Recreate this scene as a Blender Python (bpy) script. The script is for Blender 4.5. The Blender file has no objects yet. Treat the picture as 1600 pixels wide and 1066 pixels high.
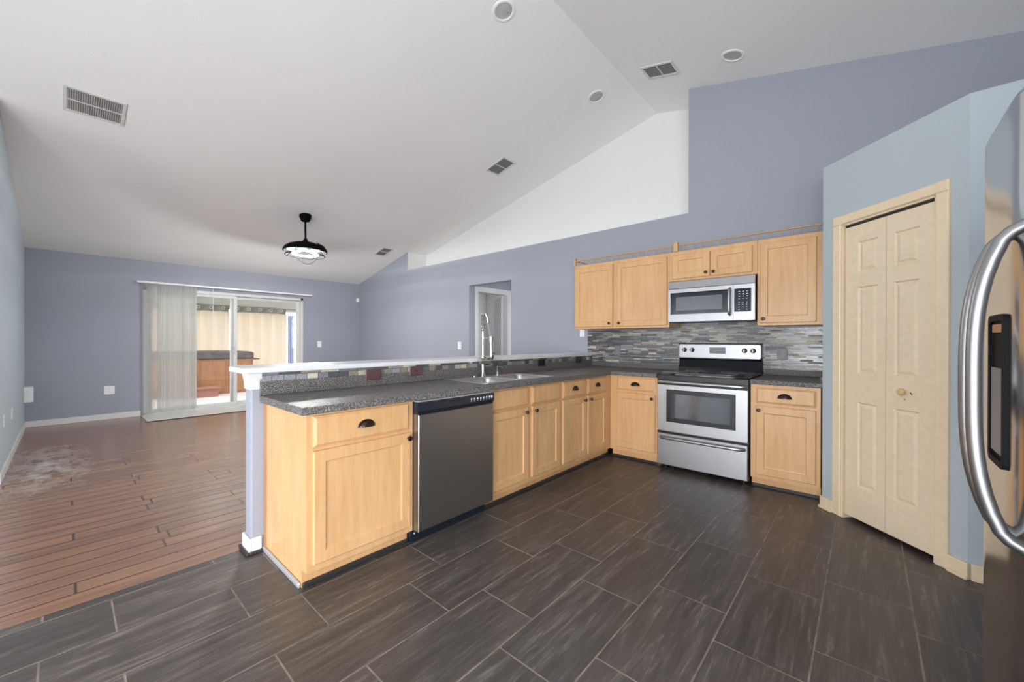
import bpy, bmesh, math, random
from mathutils import Vector, Matrix
random.seed(7)
S = bpy.context.scene
COL = S.collection
PI = math.pi

# ------------------------------------------------------------------ camera
cam_data = bpy.data.cameras.new('camera')
cam = bpy.data.objects.new('camera', cam_data)
COL.objects.link(cam)
YAW, PITCH, ROLL, FPX = 0.7279, -0.0020, 0.0020, 621.9
fw = Vector((-math.sin(YAW) * math.cos(PITCH), math.cos(YAW) * math.cos(PITCH), math.sin(PITCH)))
rt = Vector((math.cos(YAW), math.sin(YAW), 0)); up = rt.cross(fw)
rt, up = rt * math.cos(ROLL) + up * math.sin(ROLL), up * math.cos(ROLL) - rt * math.sin(ROLL)
M = Matrix((rt, up, -fw)).transposed().to_4x4()
M.translation = Vector((2.0081, -3.8020, 1.2181))
cam.matrix_world = M
cam_data.sensor_width = 36.0
cam_data.lens = FPX / 1600 * 36.0
cam_data.clip_start = 0.02
S.camera = cam

# ------------------------------------------------------------------ world, added window light, exposure
W = bpy.data.worlds.new('world'); S.world = W; W.use_nodes = True
bg = W.node_tree.nodes['Background']
bg.inputs['Color'].default_value = (0.93, 0.965, 1.0, 1)
bg.inputs['Strength'].default_value = 3.6
S.view_settings.view_transform = 'Standard'
S.view_settings.look = 'None'
S.view_settings.gamma = 1.0
S.view_settings.use_curve_mapping = False
S.view_settings.exposure = 0.15


def window_light(loc, rot, sx, sy, watts, color=(0.93, 0.965, 1.0)):
    """daylight entering through a window opening"""
    l = bpy.data.lights.new('window_daylight', 'AREA'); l.shape = 'RECTANGLE'
    l.size = sx; l.size_y = sy; l.energy = watts; l.color = color
    o = bpy.data.objects.new('window_daylight', l); COL.objects.link(o)
    o.location = loc; o.rotation_euler = rot
    return o


# room numbers (metres): range wall y=YW, living back wall x=XW, left wall y=YL
YW, XW, YL = 0.6405, -6.6225, -4.1751
HW, SL, XR, HR, SR = 2.4812, 0.2330, 0.0586, 4.0378, 0.2378
XE, YS = 3.05, -6.6            # wall behind the refrigerator, window wall behind the camera
XD = -3.40                     # dining-side end of the living room's left wall
XF, YF = 6.40, -3.12           # unseen right wing added for its window light, with its return wall
T = 0.12
WIN = [(-3.1, -0.3), (0.6, 5.4)]   # unseen window openings in the rear wall, each with an added light
WINR = (-6.3, -3.4)                # unseen window added in the right wing to light the living room
for (a, b), w in zip(WIN, (42, 325)):
    window_light(((a + b) / 2, YS - 0.02, 1.07), (PI / 2, 0, 0), b - a - .02, 1.86, w)
window_light((XF + 0.02, sum(WINR) / 2, 1.07), (0, PI / 2, 0), 1.86, WINR[1] - WINR[0] - .02, 125)
window_light((-1.38, 1.55, 1.45), (0, PI / 2, 0), 1.0, 0.9, 8)  # added light at an unseen opening, brightens the hall
window_light((-4.1, 3.32, 1.45), (-PI / 2, 0, 0), 0.96, 1.26, 6)  # added light at a hidden window, for the room beyond the hall

# ------------------------------------------------------------------ materials


class NT:
    def __init__(s, name):
        s.m = bpy.data.materials.new(name); s.m.use_nodes = True
        s.t = s.m.node_tree; s.t.nodes.clear()
        s.out = s.n('ShaderNodeOutputMaterial')
        s.b = s.n('ShaderNodeBsdfPrincipled')
        s.l(s.b.outputs[0], s.out.inputs[0])

    def n(s, kind, **kw):
        x = s.t.nodes.new(kind)
        for k, v in kw.items():
            if k in x.inputs.keys() if isinstance(k, str) else False:
                x.inputs[k].default_value = v
            else:
                setattr(x, k, v)
        return x

    def l(s, a, b): s.t.links.new(a, b)

    def coords(s, which='Object', scale=(1, 1, 1), loc=(0, 0, 0), rot=(0, 0, 0)):
        tc = s.n('ShaderNodeTexCoord'); mp = s.n('ShaderNodeMapping')
        mp.inputs['Scale'].default_value = scale; mp.inputs['Location'].default_value = loc
        mp.inputs['Rotation'].default_value = rot
        s.l(tc.outputs[which], mp.inputs[0]); return mp.outputs[0]

    def noise(s, vec, scale, detail=4, rough=0.55, dist=0.0):
        x = s.n('ShaderNodeTexNoise')
        x.inputs['Scale'].default_value = scale; x.inputs['Detail'].default_value = detail
        x.inputs['Roughness'].default_value = rough; x.inputs['Distortion'].default_value = dist
        s.l(vec, x.inputs['Vector']); return x.outputs['Fac']

    def ramp(s, fac, stops, interp='LINEAR'):
        r = s.n('ShaderNodeValToRGB'); r.color_ramp.interpolation = interp
        e = r.color_ramp.elements
        while len(e) < len(stops): e.new(0.5)
        for i, (p, c) in enumerate(stops):
            e[i].position = p; e[i].color = (*c, 1) if len(c) == 3 else c
        s.l(fac, r.inputs[0]); return r.outputs[0]

    def mix(s, fac, a, b, blend='MIX'):
        x = s.n('ShaderNodeMix'); x.data_type = 'RGBA'; x.blend_type = blend
        for i, v in ((0, fac), (6, a), (7, b)):
            if isinstance(v, bpy.types.NodeSocket): s.l(v, x.inputs[i])
            elif isinstance(v, (int, float)): x.inputs[i].default_value = v
            else: x.inputs[i].default_value = (*v, 1)
        return x.outputs[2]

    def math(s, op, a, b=0.0, clamp=False):
        x = s.n('ShaderNodeMath'); x.operation = op; x.use_clamp = clamp
        for i, v in ((0, a), (1, b)):
            if isinstance(v, bpy.types.NodeSocket): s.l(v, x.inputs[i])
            else: x.inputs[i].default_value = v
        return x.outputs[0]

    def bump(s, h, strength, dist=0.01):
        x = s.n('ShaderNodeBump'); x.inputs['Strength'].default_value = strength
        x.inputs['Distance'].default_value = dist
        s.l(h, x.inputs['Height']); s.l(x.outputs[0], s.b.inputs['Normal'])

    def set(s, color=None, rough=None, metal=None, ior=None, spec=None, coat=None, coat_rough=None, trans=None, sheen=None):
        for key, v in (('Base Color', color), ('Roughness', rough), ('Metallic', metal), ('IOR', ior),
                       ('Specular IOR Level', spec), ('Coat Weight', coat), ('Coat Roughness', coat_rough),
                       ('Transmission Weight', trans), ('Sheen Weight', sheen)):
            if v is None: continue
            if isinstance(v, bpy.types.NodeSocket): s.l(v, s.b.inputs[key])
            elif isinstance(v, (tuple, list)): s.b.inputs[key].default_value = (*v, 1)
            else: s.b.inputs[key].default_value = v
        return s


def plain(name, color, rough=0.5, metal=0.0, var=0.04, nscale=30, bump=0.0, **kw):
    m = NT(name); v = m.coords()
    f = m.noise(v, nscale)
    c = m.ramp(f, [(0.3, tuple(x * (1 - var) for x in color)), (0.7, tuple(min(1, x * (1 + var)) for x in color))])
    m.set(c, rough, metal, **kw)
    if bump: m.bump(f, bump, 0.002)
    return m.m


def paint(name, color, rough=0.55, tex=0.12):
    m = NT(name); v = m.coords()
    f = m.noise(v, 90, 3)
    big = m.noise(v, 0.9, 2)
    c = m.ramp(big, [(0.3, tuple(x * 0.985 for x in color)), (0.7, tuple(x * 1.015 for x in color))])
    m.set(c, rough, spec=0.35); m.bump(f, tex, 0.003)
    return m.m


def maple(name, lo, hi):
    m = NT(name); v = m.coords(scale=(14, 14, 1.3))
    f = m.noise(v, 2.2, 6, 0.6, 0.6)
    v2 = m.coords(scale=(1, 1, 0.35)); g = m.noise(v2, 5, 2)
    fine = m.noise(m.coords(scale=(220, 220, 6)), 1.0, 2)
    c = m.ramp(m.math('ADD', m.math('MULTIPLY', f, 0.6), m.math('MULTIPLY', g, 0.4)), [(0.34, lo), (0.64, hi)])
    c = m.mix(0.10, c, m.ramp(fine, [(0.35, (0.5, 0.3, 0.14)), (0.6, (1, 0.86, 0.66))]), 'MULTIPLY')
    m.set(c, 0.36, spec=0.45)
    return m.m


def granite(name):
    m = NT(name); v = m.coords()
    a = m.noise(v, 170, 3, 0.65); b = m.noise(v, 60, 3, 0.6)
    c = m.ramp(a, [(0.36, (0.022, 0.020, 0.021)), (0.45, (0.080, 0.075, 0.075)), (0.55, (0.16, 0.15, 0.145)),
                   (0.64, (0.46, 0.42, 0.39))])
    c = m.mix(0.25, c, m.ramp(b, [(0.4, (0.05, 0.047, 0.047)), (0.6, (0.19, 0.175, 0.17))]))
    m.set(c, 0.42, spec=0.14)
    return m.m


def steel(name, color, rough, along=(3, 3, 260), amp=0.05):
    m = NT(name); v = m.coords(scale=along)
    f = m.noise(v, 1.0, 3)
    r = m.math('ADD', m.math('MULTIPLY', f, amp * 2), rough - amp)
    m.set(color, r, 1.0)
    return m.m


def tile_floor():
    m = NT('floor_tile'); g = m.n('ShaderNodeNewGeometry')
    sep = m.n('ShaderNodeSeparateXYZ'); m.l(g.outputs['Position'], sep.inputs[0])
    com = m.n('ShaderNodeCombineXYZ')
    # brick x runs along world y, brick rows along world x
    m.l(m.math('ADD', sep.outputs[1], 20 * 0.606 + 1.235), com.inputs[0])
    m.l(m.math('ADD', sep.outputs[0], 21 * 0.311 + 0.01), com.inputs[1])
    br = m.n('ShaderNodeTexBrick'); br.offset = 0.346; br.offset_frequency = 2; br.squash = 1.0
    m.l(com.outputs[0], br.inputs['Vector'])
    for k, val in (('Scale', 1.0), ('Mortar Size', 0.0034), ('Mortar Smooth', 0.1), ('Bias', 0.0), ('Brick Width', 0.606), ('Row Height', 0.311)):
        br.inputs[k].default_value = val
    br.inputs['Color1'].default_value = (0, 0, 0, 1); br.inputs['Color2'].default_value = (1, 1, 1, 1)
    br.inputs['Mortar'].default_value = (0.5, 0.5, 0.5, 1)
    # per tile offset for the streaks
    mp = m.n('ShaderNodeVectorMath'); mp.operation = 'MULTIPLY'
    mp.inputs[1].default_value = (32, 3.0, 1); m.l(g.outputs['Position'], mp.inputs[0])
    off = m.n('ShaderNodeVectorMath'); off.operation = 'MULTIPLY_ADD'
    m.l(br.outputs['Color'], off.inputs[0]); off.inputs[1].default_value = (37, 19, 11); m.l(mp.outputs[0], off.inputs[2])
    st = m.noise(off.outputs[0], 1.0, 8, 0.72, 0.5)
    st2 = m.noise(off.outputs[0], 0.30, 4, 0.6)
    fine = m.noise(m.coords('Object'), 150, 3)
    c = m.ramp(st, [(0.36, (0.034, 0.028, 0.026)), (0.48, (0.064, 0.054, 0.048)), (0.57, (0.112, 0.097, 0.086)), (0.66, (0.27, 0.24, 0.215))])
    c = m.mix(0.35, c, m.ramp(st2, [(0.40, (0.052, 0.046, 0.045)), (0.65, (0.115, 0.098, 0.086))]))
    c = m.mix(0.25, c, m.ramp(br.outputs['Color'], [(0, (0.052, 0.048, 0.048)), (1, (0.110, 0.092, 0.078))]))
    c = m.mix(0.12, c, m.ramp(fine, [(0.4, (0.3, 0.3, 0.3)), (0.62, (1.6, 1.6, 1.6))]), 'MULTIPLY')
    grout = m.ramp(m.noise(m.coords('Object'), 9, 3), [(0.35, (0.14, 0.12, 0.10)), (0.65, (0.27, 0.235, 0.195))])
    c = m.mix(br.outputs['Fac'], c, grout)
    m.set(c, m.math('ADD', m.math('MULTIPLY', st, 0.22), m.math('ADD', 0.26, m.math('MULTIPLY', br.outputs['Fac'], 0.4))), spec=0.5)
    h = m.math('SUBTRACT', m.math('MULTIPLY', st, 0.25), br.outputs['Fac'])
    m.bump(h, 0.35, 0.003)
    return m.m


def plank_floor():
    m = NT('floor_wood'); g = m.n('ShaderNodeNewGeometry')
    sep = m.n('ShaderNodeSeparateXYZ'); m.l(g.outputs['Position'], sep.inputs[0])
    com = m.n('ShaderNodeCombineXYZ')
    m.l(m.math('ADD', sep.outputs[1], 20.0), com.inputs[0])
    m.l(m.math('ADD', sep.outputs[0], 0.69 + 80 * 0.1265), com.inputs[1])
    br = m.n('ShaderNodeTexBrick'); br.offset = 0.37; br.offset_frequency = 3; br.squash = 0.8; br.squash_frequency = 2
    m.l(com.outputs[0], br.inputs['Vector'])
    for k, val in (('Scale', 1.0), ('Mortar Size', 0.0085), ('Mortar Smooth', 0.8), ('Bias', 0.0), ('Brick Width', 1.22), ('Row Height', 0.1265)):
        br.inputs[k].default_value = val
    br.inputs['Color1'].default_value = (0, 0, 0, 1); br.inputs['Color2'].default_value = (1, 1, 1, 1)
    br.inputs['Mortar'].default_value = (0.5, 0.5, 0.5, 1)
    mp = m.n('ShaderNodeVectorMath'); mp.operation = 'MULTIPLY'
    mp.inputs[1].default_value = (34, 2.2, 1); m.l(g.outputs['Position'], mp.inputs[0])
    off = m.n('ShaderNodeVectorMath'); off.operation = 'MULTIPLY_ADD'
    m.l(br.outputs['Color'], off.inputs[0]); off.inputs[1].default_value = (41, 23, 7); m.l(mp.outputs[0], off.inputs[2])
    st = m.noise(off.outputs[0], 1.0, 6, 0.6, 0.8)
    c = m.ramp(st, [(0.28, (0.14, 0.066, 0.039)), (0.5, (0.255, 0.125, 0.072)), (0.72, (0.37, 0.195, 0.115))])
    c = m.mix(0.35, c, m.ramp(br.outputs['Color'], [(0, (0.125, 0.060, 0.034)), (0.5, (0.22, 0.108, 0.060)), (1, (0.32, 0.165, 0.090))]))
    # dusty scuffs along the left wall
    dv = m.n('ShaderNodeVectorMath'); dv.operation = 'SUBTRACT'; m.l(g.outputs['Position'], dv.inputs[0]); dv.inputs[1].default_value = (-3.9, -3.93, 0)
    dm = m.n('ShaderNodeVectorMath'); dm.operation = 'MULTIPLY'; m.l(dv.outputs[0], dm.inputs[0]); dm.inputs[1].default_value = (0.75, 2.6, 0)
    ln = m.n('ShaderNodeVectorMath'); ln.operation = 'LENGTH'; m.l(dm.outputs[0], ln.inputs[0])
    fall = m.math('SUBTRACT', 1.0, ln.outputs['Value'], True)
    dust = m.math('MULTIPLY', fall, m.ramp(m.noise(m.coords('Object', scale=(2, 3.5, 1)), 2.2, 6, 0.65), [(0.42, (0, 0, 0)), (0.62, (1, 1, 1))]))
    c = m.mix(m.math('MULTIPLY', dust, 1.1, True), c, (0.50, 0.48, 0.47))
    c = m.mix(m.math('MULTIPLY', br.outputs['Fac'], 0.95), c, (0.030, 0.016, 0.012))
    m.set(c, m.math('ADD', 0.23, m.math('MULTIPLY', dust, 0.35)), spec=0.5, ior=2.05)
    m.bump(m.math('SUBTRACT', m.math('MULTIPLY', st, 0.15), br.outputs['Fac']), 0.25, 0.002)
    return m.m


def mosaic(name, axis, bw_=0.165, rh=0.0172):
    m = NT(name); g = m.n('ShaderNodeNewGeometry')
    sep = m.n('ShaderNodeSeparateXYZ'); m.l(g.outputs['Position'], sep.inputs[0])
    com = m.n('ShaderNodeCombineXYZ')
    m.l(m.math('ADD', sep.outputs[axis], 20.0), com.inputs[0]); m.l(m.math('ADD', sep.outputs[2], 0.002), com.inputs[1])
    br = m.n('ShaderNodeTexBrick'); br.offset = 0.41; br.offset_frequency = 3; br.squash = 0.55; br.squash_frequency = 2
    m.l(com.outputs[0], br.inputs['Vector'])
    for k, val in (('Scale', 1.0), ('Mortar Size', 0.0014), ('Mortar Smooth', 0.0), ('Bias', 0.0), ('Brick Width', bw_), ('Row Height', rh)):
        br.inputs[k].default_value = val
    br.inputs['Color1'].default_value = (0, 0, 0, 1); br.inputs['Color2'].default_value = (1, 1, 1, 1); br.inputs['Mortar'].default_value = (0, 0, 0, 1)
    bw = m.n('ShaderNodeRGBToBW'); m.l(br.outputs['Color'], bw.inputs[0])
    c = m.ramp(bw.outputs[0], [(0.0, (0.085, 0.09, 0.10)), (0.17, (0.25, 0.22, 0.18)), (0.30, (0.13, 0.135, 0.15)), (0.44, (0.43, 0.39, 0.32)),
                               (0.55, (0.10, 0.095, 0.09)), (0.66, (0.27, 0.28, 0.30)), (0.80, (0.52, 0.49, 0.42)), (0.88, (0.16, 0.17, 0.19))], 'CONSTANT')
    mott = m.noise(m.coords(scale=(1, 1, 3)), 70, 4, 0.7)
    c = m.mix(0.55, c, m.ramp(mott, [(0.32, (0.35, 0.33, 0.32)), (0.62, (1.35, 1.33, 1.3))]), 'MULTIPLY')
    c = m.mix(br.outputs['Fac'], c, (0.055, 0.052, 0.05))
    rr = m.ramp(bw.outputs[0], [(0.0, (0.15,) * 3), (0.4, (0.5,) * 3), (0.6, (0.12,) * 3), (0.8, (0.45,) * 3)], 'CONSTANT')
    m.set(c, rr, spec=0.55)
    hh = m.math('ADD', m.math('MULTIPLY', bw.outputs[0], 0.5), m.math('MULTIPLY', mott, 0.3))
    m.bump(m.math('SUBTRACT', hh, br.outputs['Fac']), 0.5, 0.003)
    return m.m


def glass_sheet(name, tint=(1, 1, 1), refl=1.0, ior=1.5):
    m = NT(name); m.t.nodes.remove(m.b)
    tr = m.n('ShaderNodeBsdfTransparent'); tr.inputs[0].default_value = (*tint, 1)
    gl = m.n('ShaderNodeBsdfGlossy'); gl.inputs['Roughness'].default_value = 0.0
    fr = m.n('ShaderNodeFresnel'); fr.inputs[0].default_value = ior
    mx = m.n('ShaderNodeMixShader')
    m.l(m.math('MULTIPLY', fr.outputs[0], refl), mx.inputs[0]); m.l(tr.outputs[0], mx.inputs[1]); m.l(gl.outputs[0], mx.inputs[2])
    m.l(mx.outputs[0], m.out.inputs[0])
    return m.m


def cloth(name, color, trans=0.45, alpha=1.0):
    m = NT(name); m.t.nodes.remove(m.b)
    v = m.coords(); w = m.noise(v, 220, 2)
    c = m.ramp(w, [(0.3, tuple(x * 0.94 for x in color)), (0.7, color)])
    d = m.n('ShaderNodeBsdfDiffuse'); t = m.n('ShaderNodeBsdfTranslucent'); mx = m.n('ShaderNodeMixShader')
    m.l(c, d.inputs[0]); m.l(c, t.inputs[0]); mx.inputs[0].default_value = trans
    m.l(d.outputs[0], mx.inputs[1]); m.l(t.outputs[0], mx.inputs[2])
    o = mx.outputs[0]
    if alpha < 1:
        tp = m.n('ShaderNodeBsdfTransparent'); m2 = m.n('ShaderNodeMixShader'); m2.inputs[0].default_value = alpha
        m.l(tp.outputs[0], m2.inputs[1]); m.l(o, m2.inputs[2]); o = m2.outputs[0]
    m.l(o, m.out.inputs[0]); return m.m


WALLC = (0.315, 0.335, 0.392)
def lamp(name, strength):
    m = NT(name); m.set((0.8, 0.8, 0.82), 0.4)
    m.b.inputs['Emission Color'].default_value = (1.0, 0.985, 0.96, 1); m.b.inputs['Emission Strength'].default_value = strength
    return m.m


MAT = dict(
    matteblack=plain('matte_black_plastic', (0.010, 0.010, 0.011), 0.65, spec=0.15),
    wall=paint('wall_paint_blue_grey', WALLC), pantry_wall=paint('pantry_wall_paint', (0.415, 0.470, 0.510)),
    ceil=paint('ceiling_paint', (0.88, 0.88, 0.87), 0.7, 0.3), recess=paint('recess_paint', (0.76, 0.76, 0.75), 0.7, 0.2),  # recess is the ceiling white darkened to offset strong light there
    left_wall=paint('left_wall_paint', (0.46, 0.54, 0.59)),  # wall colour lightened to stand in for light falling on it
    white=plain('white_trim_paint', (0.66, 0.66, 0.65), 0.4), cream=plain('cream_trim_paint', (0.74, 0.60, 0.42), 0.4),
    creamdoor=plain('cream_door_paint', (0.72, 0.585, 0.425), 0.42),
    bar=plain('bar_top_paint', (0.70, 0.71, 0.72), 0.3), plastic=plain('white_plastic', (0.80, 0.80, 0.80), 0.35),
    maple=maple('maple', (0.585, 0.330, 0.150), (0.685, 0.425, 0.215)), maple_edge=maple('maple_edge', (0.40, 0.20, 0.09), (0.48, 0.26, 0.12)),
    spindle=maple('spindle_wood', (0.42, 0.27, 0.14), (0.52, 0.35, 0.19)),
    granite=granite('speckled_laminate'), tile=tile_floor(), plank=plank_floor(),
    mosaic_x=mosaic('mosaic_backsplash', 0), mosaic_y=mosaic('mosaic_strip', 1, 0.12, 0.0405),
    steel=steel('brushed_steel', (0.43, 0.43, 0.445), 0.40, (260, 3, 3)), steel_dark=steel('dark_brushed_steel', (0.40, 0.39, 0.385), 0.36, (3, 260, 3)),
    steel_fridge=steel('refrigerator_steel', (0.56, 0.56, 0.57), 0.16, (3, 3, 200), 0.03), steel_handle=steel('handle_steel', (0.36, 0.365, 0.37), 0.38),
    sink=steel('sink_steel', (0.50, 0.50, 0.50), 0.38, (4, 60, 4)), chrome=steel('faucet_chrome', (0.58, 0.575, 0.56), 0.2),
    bronze=plain('dark_bronze', (0.045, 0.028, 0.022), 0.3, 0.7), black=plain('black_plastic', (0.012, 0.012, 0.014), 0.32),
    navy=plain('dark_blue_black_gloss', (0.010, 0.014, 0.024), 0.18), blackglass=plain('black_glass', (0.006, 0.007, 0.009), 0.05, spec=0.7),
    ovenglass=plain('oven_window_glass', (0.055, 0.062, 0.075), 0.06, spec=1.0), mwglass=plain('microwave_window_mesh', (0.13, 0.14, 0.155), 0.22),
    grey=plain('grey_plastic', (0.22, 0.22, 0.24), 0.4), greyplate=plain('grey_metal_plate', (0.17, 0.17, 0.185), 0.45),
    mauve=plain('brown_outlet_plate', (0.105, 0.055, 0.058), 0.35), rubber=plain('dark_shoe_molding', (0.030, 0.026, 0.025), 0.35),
    silver=plain('silver_trim', (0.55, 0.56, 0.58), 0.35, 0.5), lightmark=plain('pale_marking', (0.62, 0.64, 0.68), 0.5),
    redmark=plain('red_marking', (0.5, 0.12, 0.12), 0.5),
    knobwood=plain('pale_wood_knob', (0.62, 0.42, 0.21), 0.4), dark=plain('shadowed_void', (0.02, 0.02, 0.02), 0.8),
    ventdark=plain('vent_duct_grey', (0.19, 0.19, 0.185), 0.7), baffle=plain('lamp_lens', (0.80, 0.80, 0.79), 0.5),
    curtain=cloth('cream_curtain', (0.78, 0.67, 0.54), 0.30), bluecloth=cloth('pale_blue_curtain', (0.52, 0.58, 0.72), 0.4),
    vane=cloth('sheer_vane', (0.93, 0.94, 0.92), 0.55, 0.84), vane_sheer=cloth('sheer_vane_thin', (0.80, 0.80, 0.78), 0.5, 0.42),
    glass=glass_sheet('window_glass'), patio=plain('patio_concrete', (0.66, 0.60, 0.58), 0.7, var=0.06, nscale=6), lanai=plain('lanai_ceiling_paint', (0.74, 0.74, 0.70), 0.6),
    tub=maple('redwood_panel', (0.30, 0.145, 0.07), (0.42, 0.22, 0.11)), tublid=plain('grey_vinyl_cover', (0.10, 0.088, 0.085), 0.5, var=0.25, nscale=8, bump=0.4),
    step=plain('terracotta_step', (0.36, 0.17, 0.12), 0.6), lawn=plain('pale_ground', (0.42, 0.42, 0.36), 0.9, var=0.15, nscale=3),
    pad=plain('pale_entry_tile', (0.66, 0.65, 0.62), 0.22), fanblade=plain('smoked_blade', (0.05, 0.055, 0.065), 0.2, spec=0.4),
    fanblack=plain('fan_black_metal', (0.0035, 0.0035, 0.004), 0.6, 0.0, spec=0.04), fanring=plain('fan_dark_ring', (0.004, 0.004, 0.005), 0.6, spec=0.05), rodgrey=plain('grey_rod', (0.30, 0.30, 0.28), 0.4, 0.6),
    fanlight=lamp('fan_light_ring', 720.0), olive=plain('curtain_header', (0.34, 0.33, 0.27), 0.7), orange=plain('amber_plastic', (0.45, 0.15, 0.02), 0.3),
)

# ------------------------------------------------------------------ mesh helpers


def box(bm, x0, x1, y0, y1, z0, z1, bev=0.0, seg=2):
    r = bmesh.ops.create_cube(bm, size=1.0)
    vs = r['verts']
    for v in vs:
        v.co = Vector(((x0 + x1) / 2 + v.co.x * (x1 - x0), (y0 + y1) / 2 + v.co.y * (y1 - y0), (z0 + z1) / 2 + v.co.z * (z1 - z0)))
    if bev > 0:
        es = list({e for v in vs for e in v.link_edges})
        bmesh.ops.bevel(bm, geom=es, offset=bev, segments=seg, profile=0.5, affect='EDGES')
    return bm


def B(*a, **k):
    bm = bmesh.new(); box(bm, *a, **k); return bm


def loops_xz(bm, x0, x1, z0, z1, loops, cap=True):
    """concentric rectangular loops (inset, y): a framed panel facing -y"""
    prev = None
    for ins, y in loops:
        cur = [bm.verts.new((x0 + ins, y, z0 + ins)), bm.verts.new((x1 - ins, y, z0 + ins)),
               bm.verts.new((x1 - ins, y, z1 - ins)), bm.verts.new((x0 + ins, y, z1 - ins))]
        if prev is None: bm.faces.new(cur[::-1])
        else:
            for i in range(4):
                j = (i + 1) % 4; bm.faces.new((prev[i], prev[j], cur[j], cur[i]))
        prev = cur
    if cap: bm.faces.new(prev)
    return bm


def prism(bm, pts, a0, a1, axis='y'):
    """polygon extruded along one axis; pts are the other two coordinates in xyz order"""
    def mk(p, a):
        return {'x': (a, p[0], p[1]), 'y': (p[0], a, p[1]), 'z': (p[0], p[1], a)}[axis]
    lo = [bm.verts.new(mk(p, a0)) for p in pts]; hi = [bm.verts.new(mk(p, a1)) for p in pts]
    n = len(pts)
    bm.faces.new(lo); bm.faces.new(hi[::-1])
    for i in range(n):
        j = (i + 1) % n; bm.faces.new((lo[i], lo[j], hi[j], hi[i]))
    return bm


def lathe(bm, prof, seg=24, mat=None):
    rings = []
    for r, z in prof:
        if r < 1e-6: rings.append([bm.verts.new((0, 0, z))])
        else: rings.append([bm.verts.new((r * math.cos(2 * PI * i / seg), r * math.sin(2 * PI * i / seg), z)) for i in range(seg)])
    for a, b in zip(rings, rings[1:]):
        for i in range(seg):
            j = (i + 1) % seg
            if len(a) == 1 and len(b) == 1: continue
            if len(a) == 1: bm.faces.new((a[0], b[i], b[j]))
            elif len(b) == 1: bm.faces.new((a[i], b[0], a[j]))
            else: bm.faces.new((a[i], b[i], b[j], a[j]))
    for ring in (rings[0], rings[-1]):
        if len(ring) > 1: bm.faces.new(ring)
    if mat is not None: bmesh.ops.transform(bm, matrix=mat, verts=[v for ring in rings for v in ring])
    return bm


def tube(bm, pts, r, seg=10, flat=1.0, closed=False):
    pts = [Vector(p) for p in pts]; n = len(pts); rings = []
    up0 = None
    for i, p in enumerate(pts):
        if closed: d = pts[(i + 1) % n] - pts[(i - 1) % n]
        else: d = pts[min(i + 1, n - 1)] - pts[max(i - 1, 0)]
        d.normalize()
        if up0 is None:
            a = Vector((0, 0, 1)) if abs(d.z) < 0.9 else Vector((1, 0, 0))
        else: a = up0
        s = d.cross(a).normalized(); u = s.cross(d).normalized(); up0 = u
        rr = r[i] if isinstance(r, (list, tuple)) else r
        rings.append([bm.verts.new(p + s * (rr * math.cos(2 * PI * k / seg)) + u * (rr * flat * math.sin(2 * PI * k / seg))) for k in range(seg)])
    m = n if closed else n - 1
    for i in range(m):
        a, b = rings[i], rings[(i + 1) % n]
        for k in range(seg):
            j = (k + 1) % seg; bm.faces.new((a[k], a[j], b[j], b[k]))
    if not closed:
        bm.faces.new(rings[0][::-1]); bm.faces.new(rings[-1])
    return bm


def rrect(x0, x1, y0, y1, r, n=6):
    out = []
    for cx, cy, a0 in ((x1 - r, y1 - r, 0), (x0 + r, y1 - r, PI / 2), (x0 + r, y0 + r, PI), (x1 - r, y0 + r, 1.5 * PI)):
        for i in range(n + 1):
            a = a0 + (PI / 2) * i / n; out.append((cx + r * math.cos(a), cy + r * math.sin(a)))
    return out


def loft(bm, rings3, cap0=True, cap1=True):
    vr = [[bm.verts.new(p) for p in ring] for ring in rings3]
    n = len(vr[0])
    for a, b in zip(vr, vr[1:]):
        for i in range(n):
            j = (i + 1) % n; bm.faces.new((a[i], a[j], b[j], b[i]))
    if cap0: bm.faces.new(vr[0][::-1])
    if cap1: bm.faces.new(vr[-1])
    return bm


def cells(bm, xs, ys, z0, z1, filled, bev=0.0):
    """slab made of grid cells, only outer faces"""
    nx, ny = len(xs) - 1, len(ys) - 1
    vt = {}
    def V(i, j, k):
        key = (i, j, k)
        if key not in vt: vt[key] = bm.verts.new((xs[i], ys[j], z1 if k else z0))
        return vt[key]
    f = lambda i, j: 0 <= i < nx and 0 <= j < ny and filled(i, j)
    for i in range(nx):
        for j in range(ny):
            if not f(i, j): continue
            bm.faces.new((V(i, j, 1), V(i + 1, j, 1), V(i + 1, j + 1, 1), V(i, j + 1, 1)))
            bm.faces.new((V(i, j, 0), V(i, j + 1, 0), V(i + 1, j + 1, 0), V(i + 1, j, 0)))
            if not f(i, j - 1): bm.faces.new((V(i, j, 0), V(i + 1, j, 0), V(i + 1, j, 1), V(i, j, 1)))
            if not f(i, j + 1): bm.faces.new((V(i + 1, j + 1, 0), V(i, j + 1, 0), V(i, j + 1, 1), V(i + 1, j + 1, 1)))
            if not f(i - 1, j): bm.faces.new((V(i, j + 1, 0), V(i, j, 0), V(i, j, 1), V(i, j + 1, 1)))
            if not f(i + 1, j): bm.faces.new((V(i + 1, j, 0), V(i + 1, j + 1, 0), V(i + 1, j + 1, 1), V(i + 1, j, 1)))
    if bev:
        es = [e for e in bm.edges if len(e.link_faces) == 2 and e.calc_face_angle(0) > 1.0]
        bmesh.ops.bevel(bm, geom=es, offset=bev, segments=3, profile=0.5, affect='EDGES')
    return bm


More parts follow.
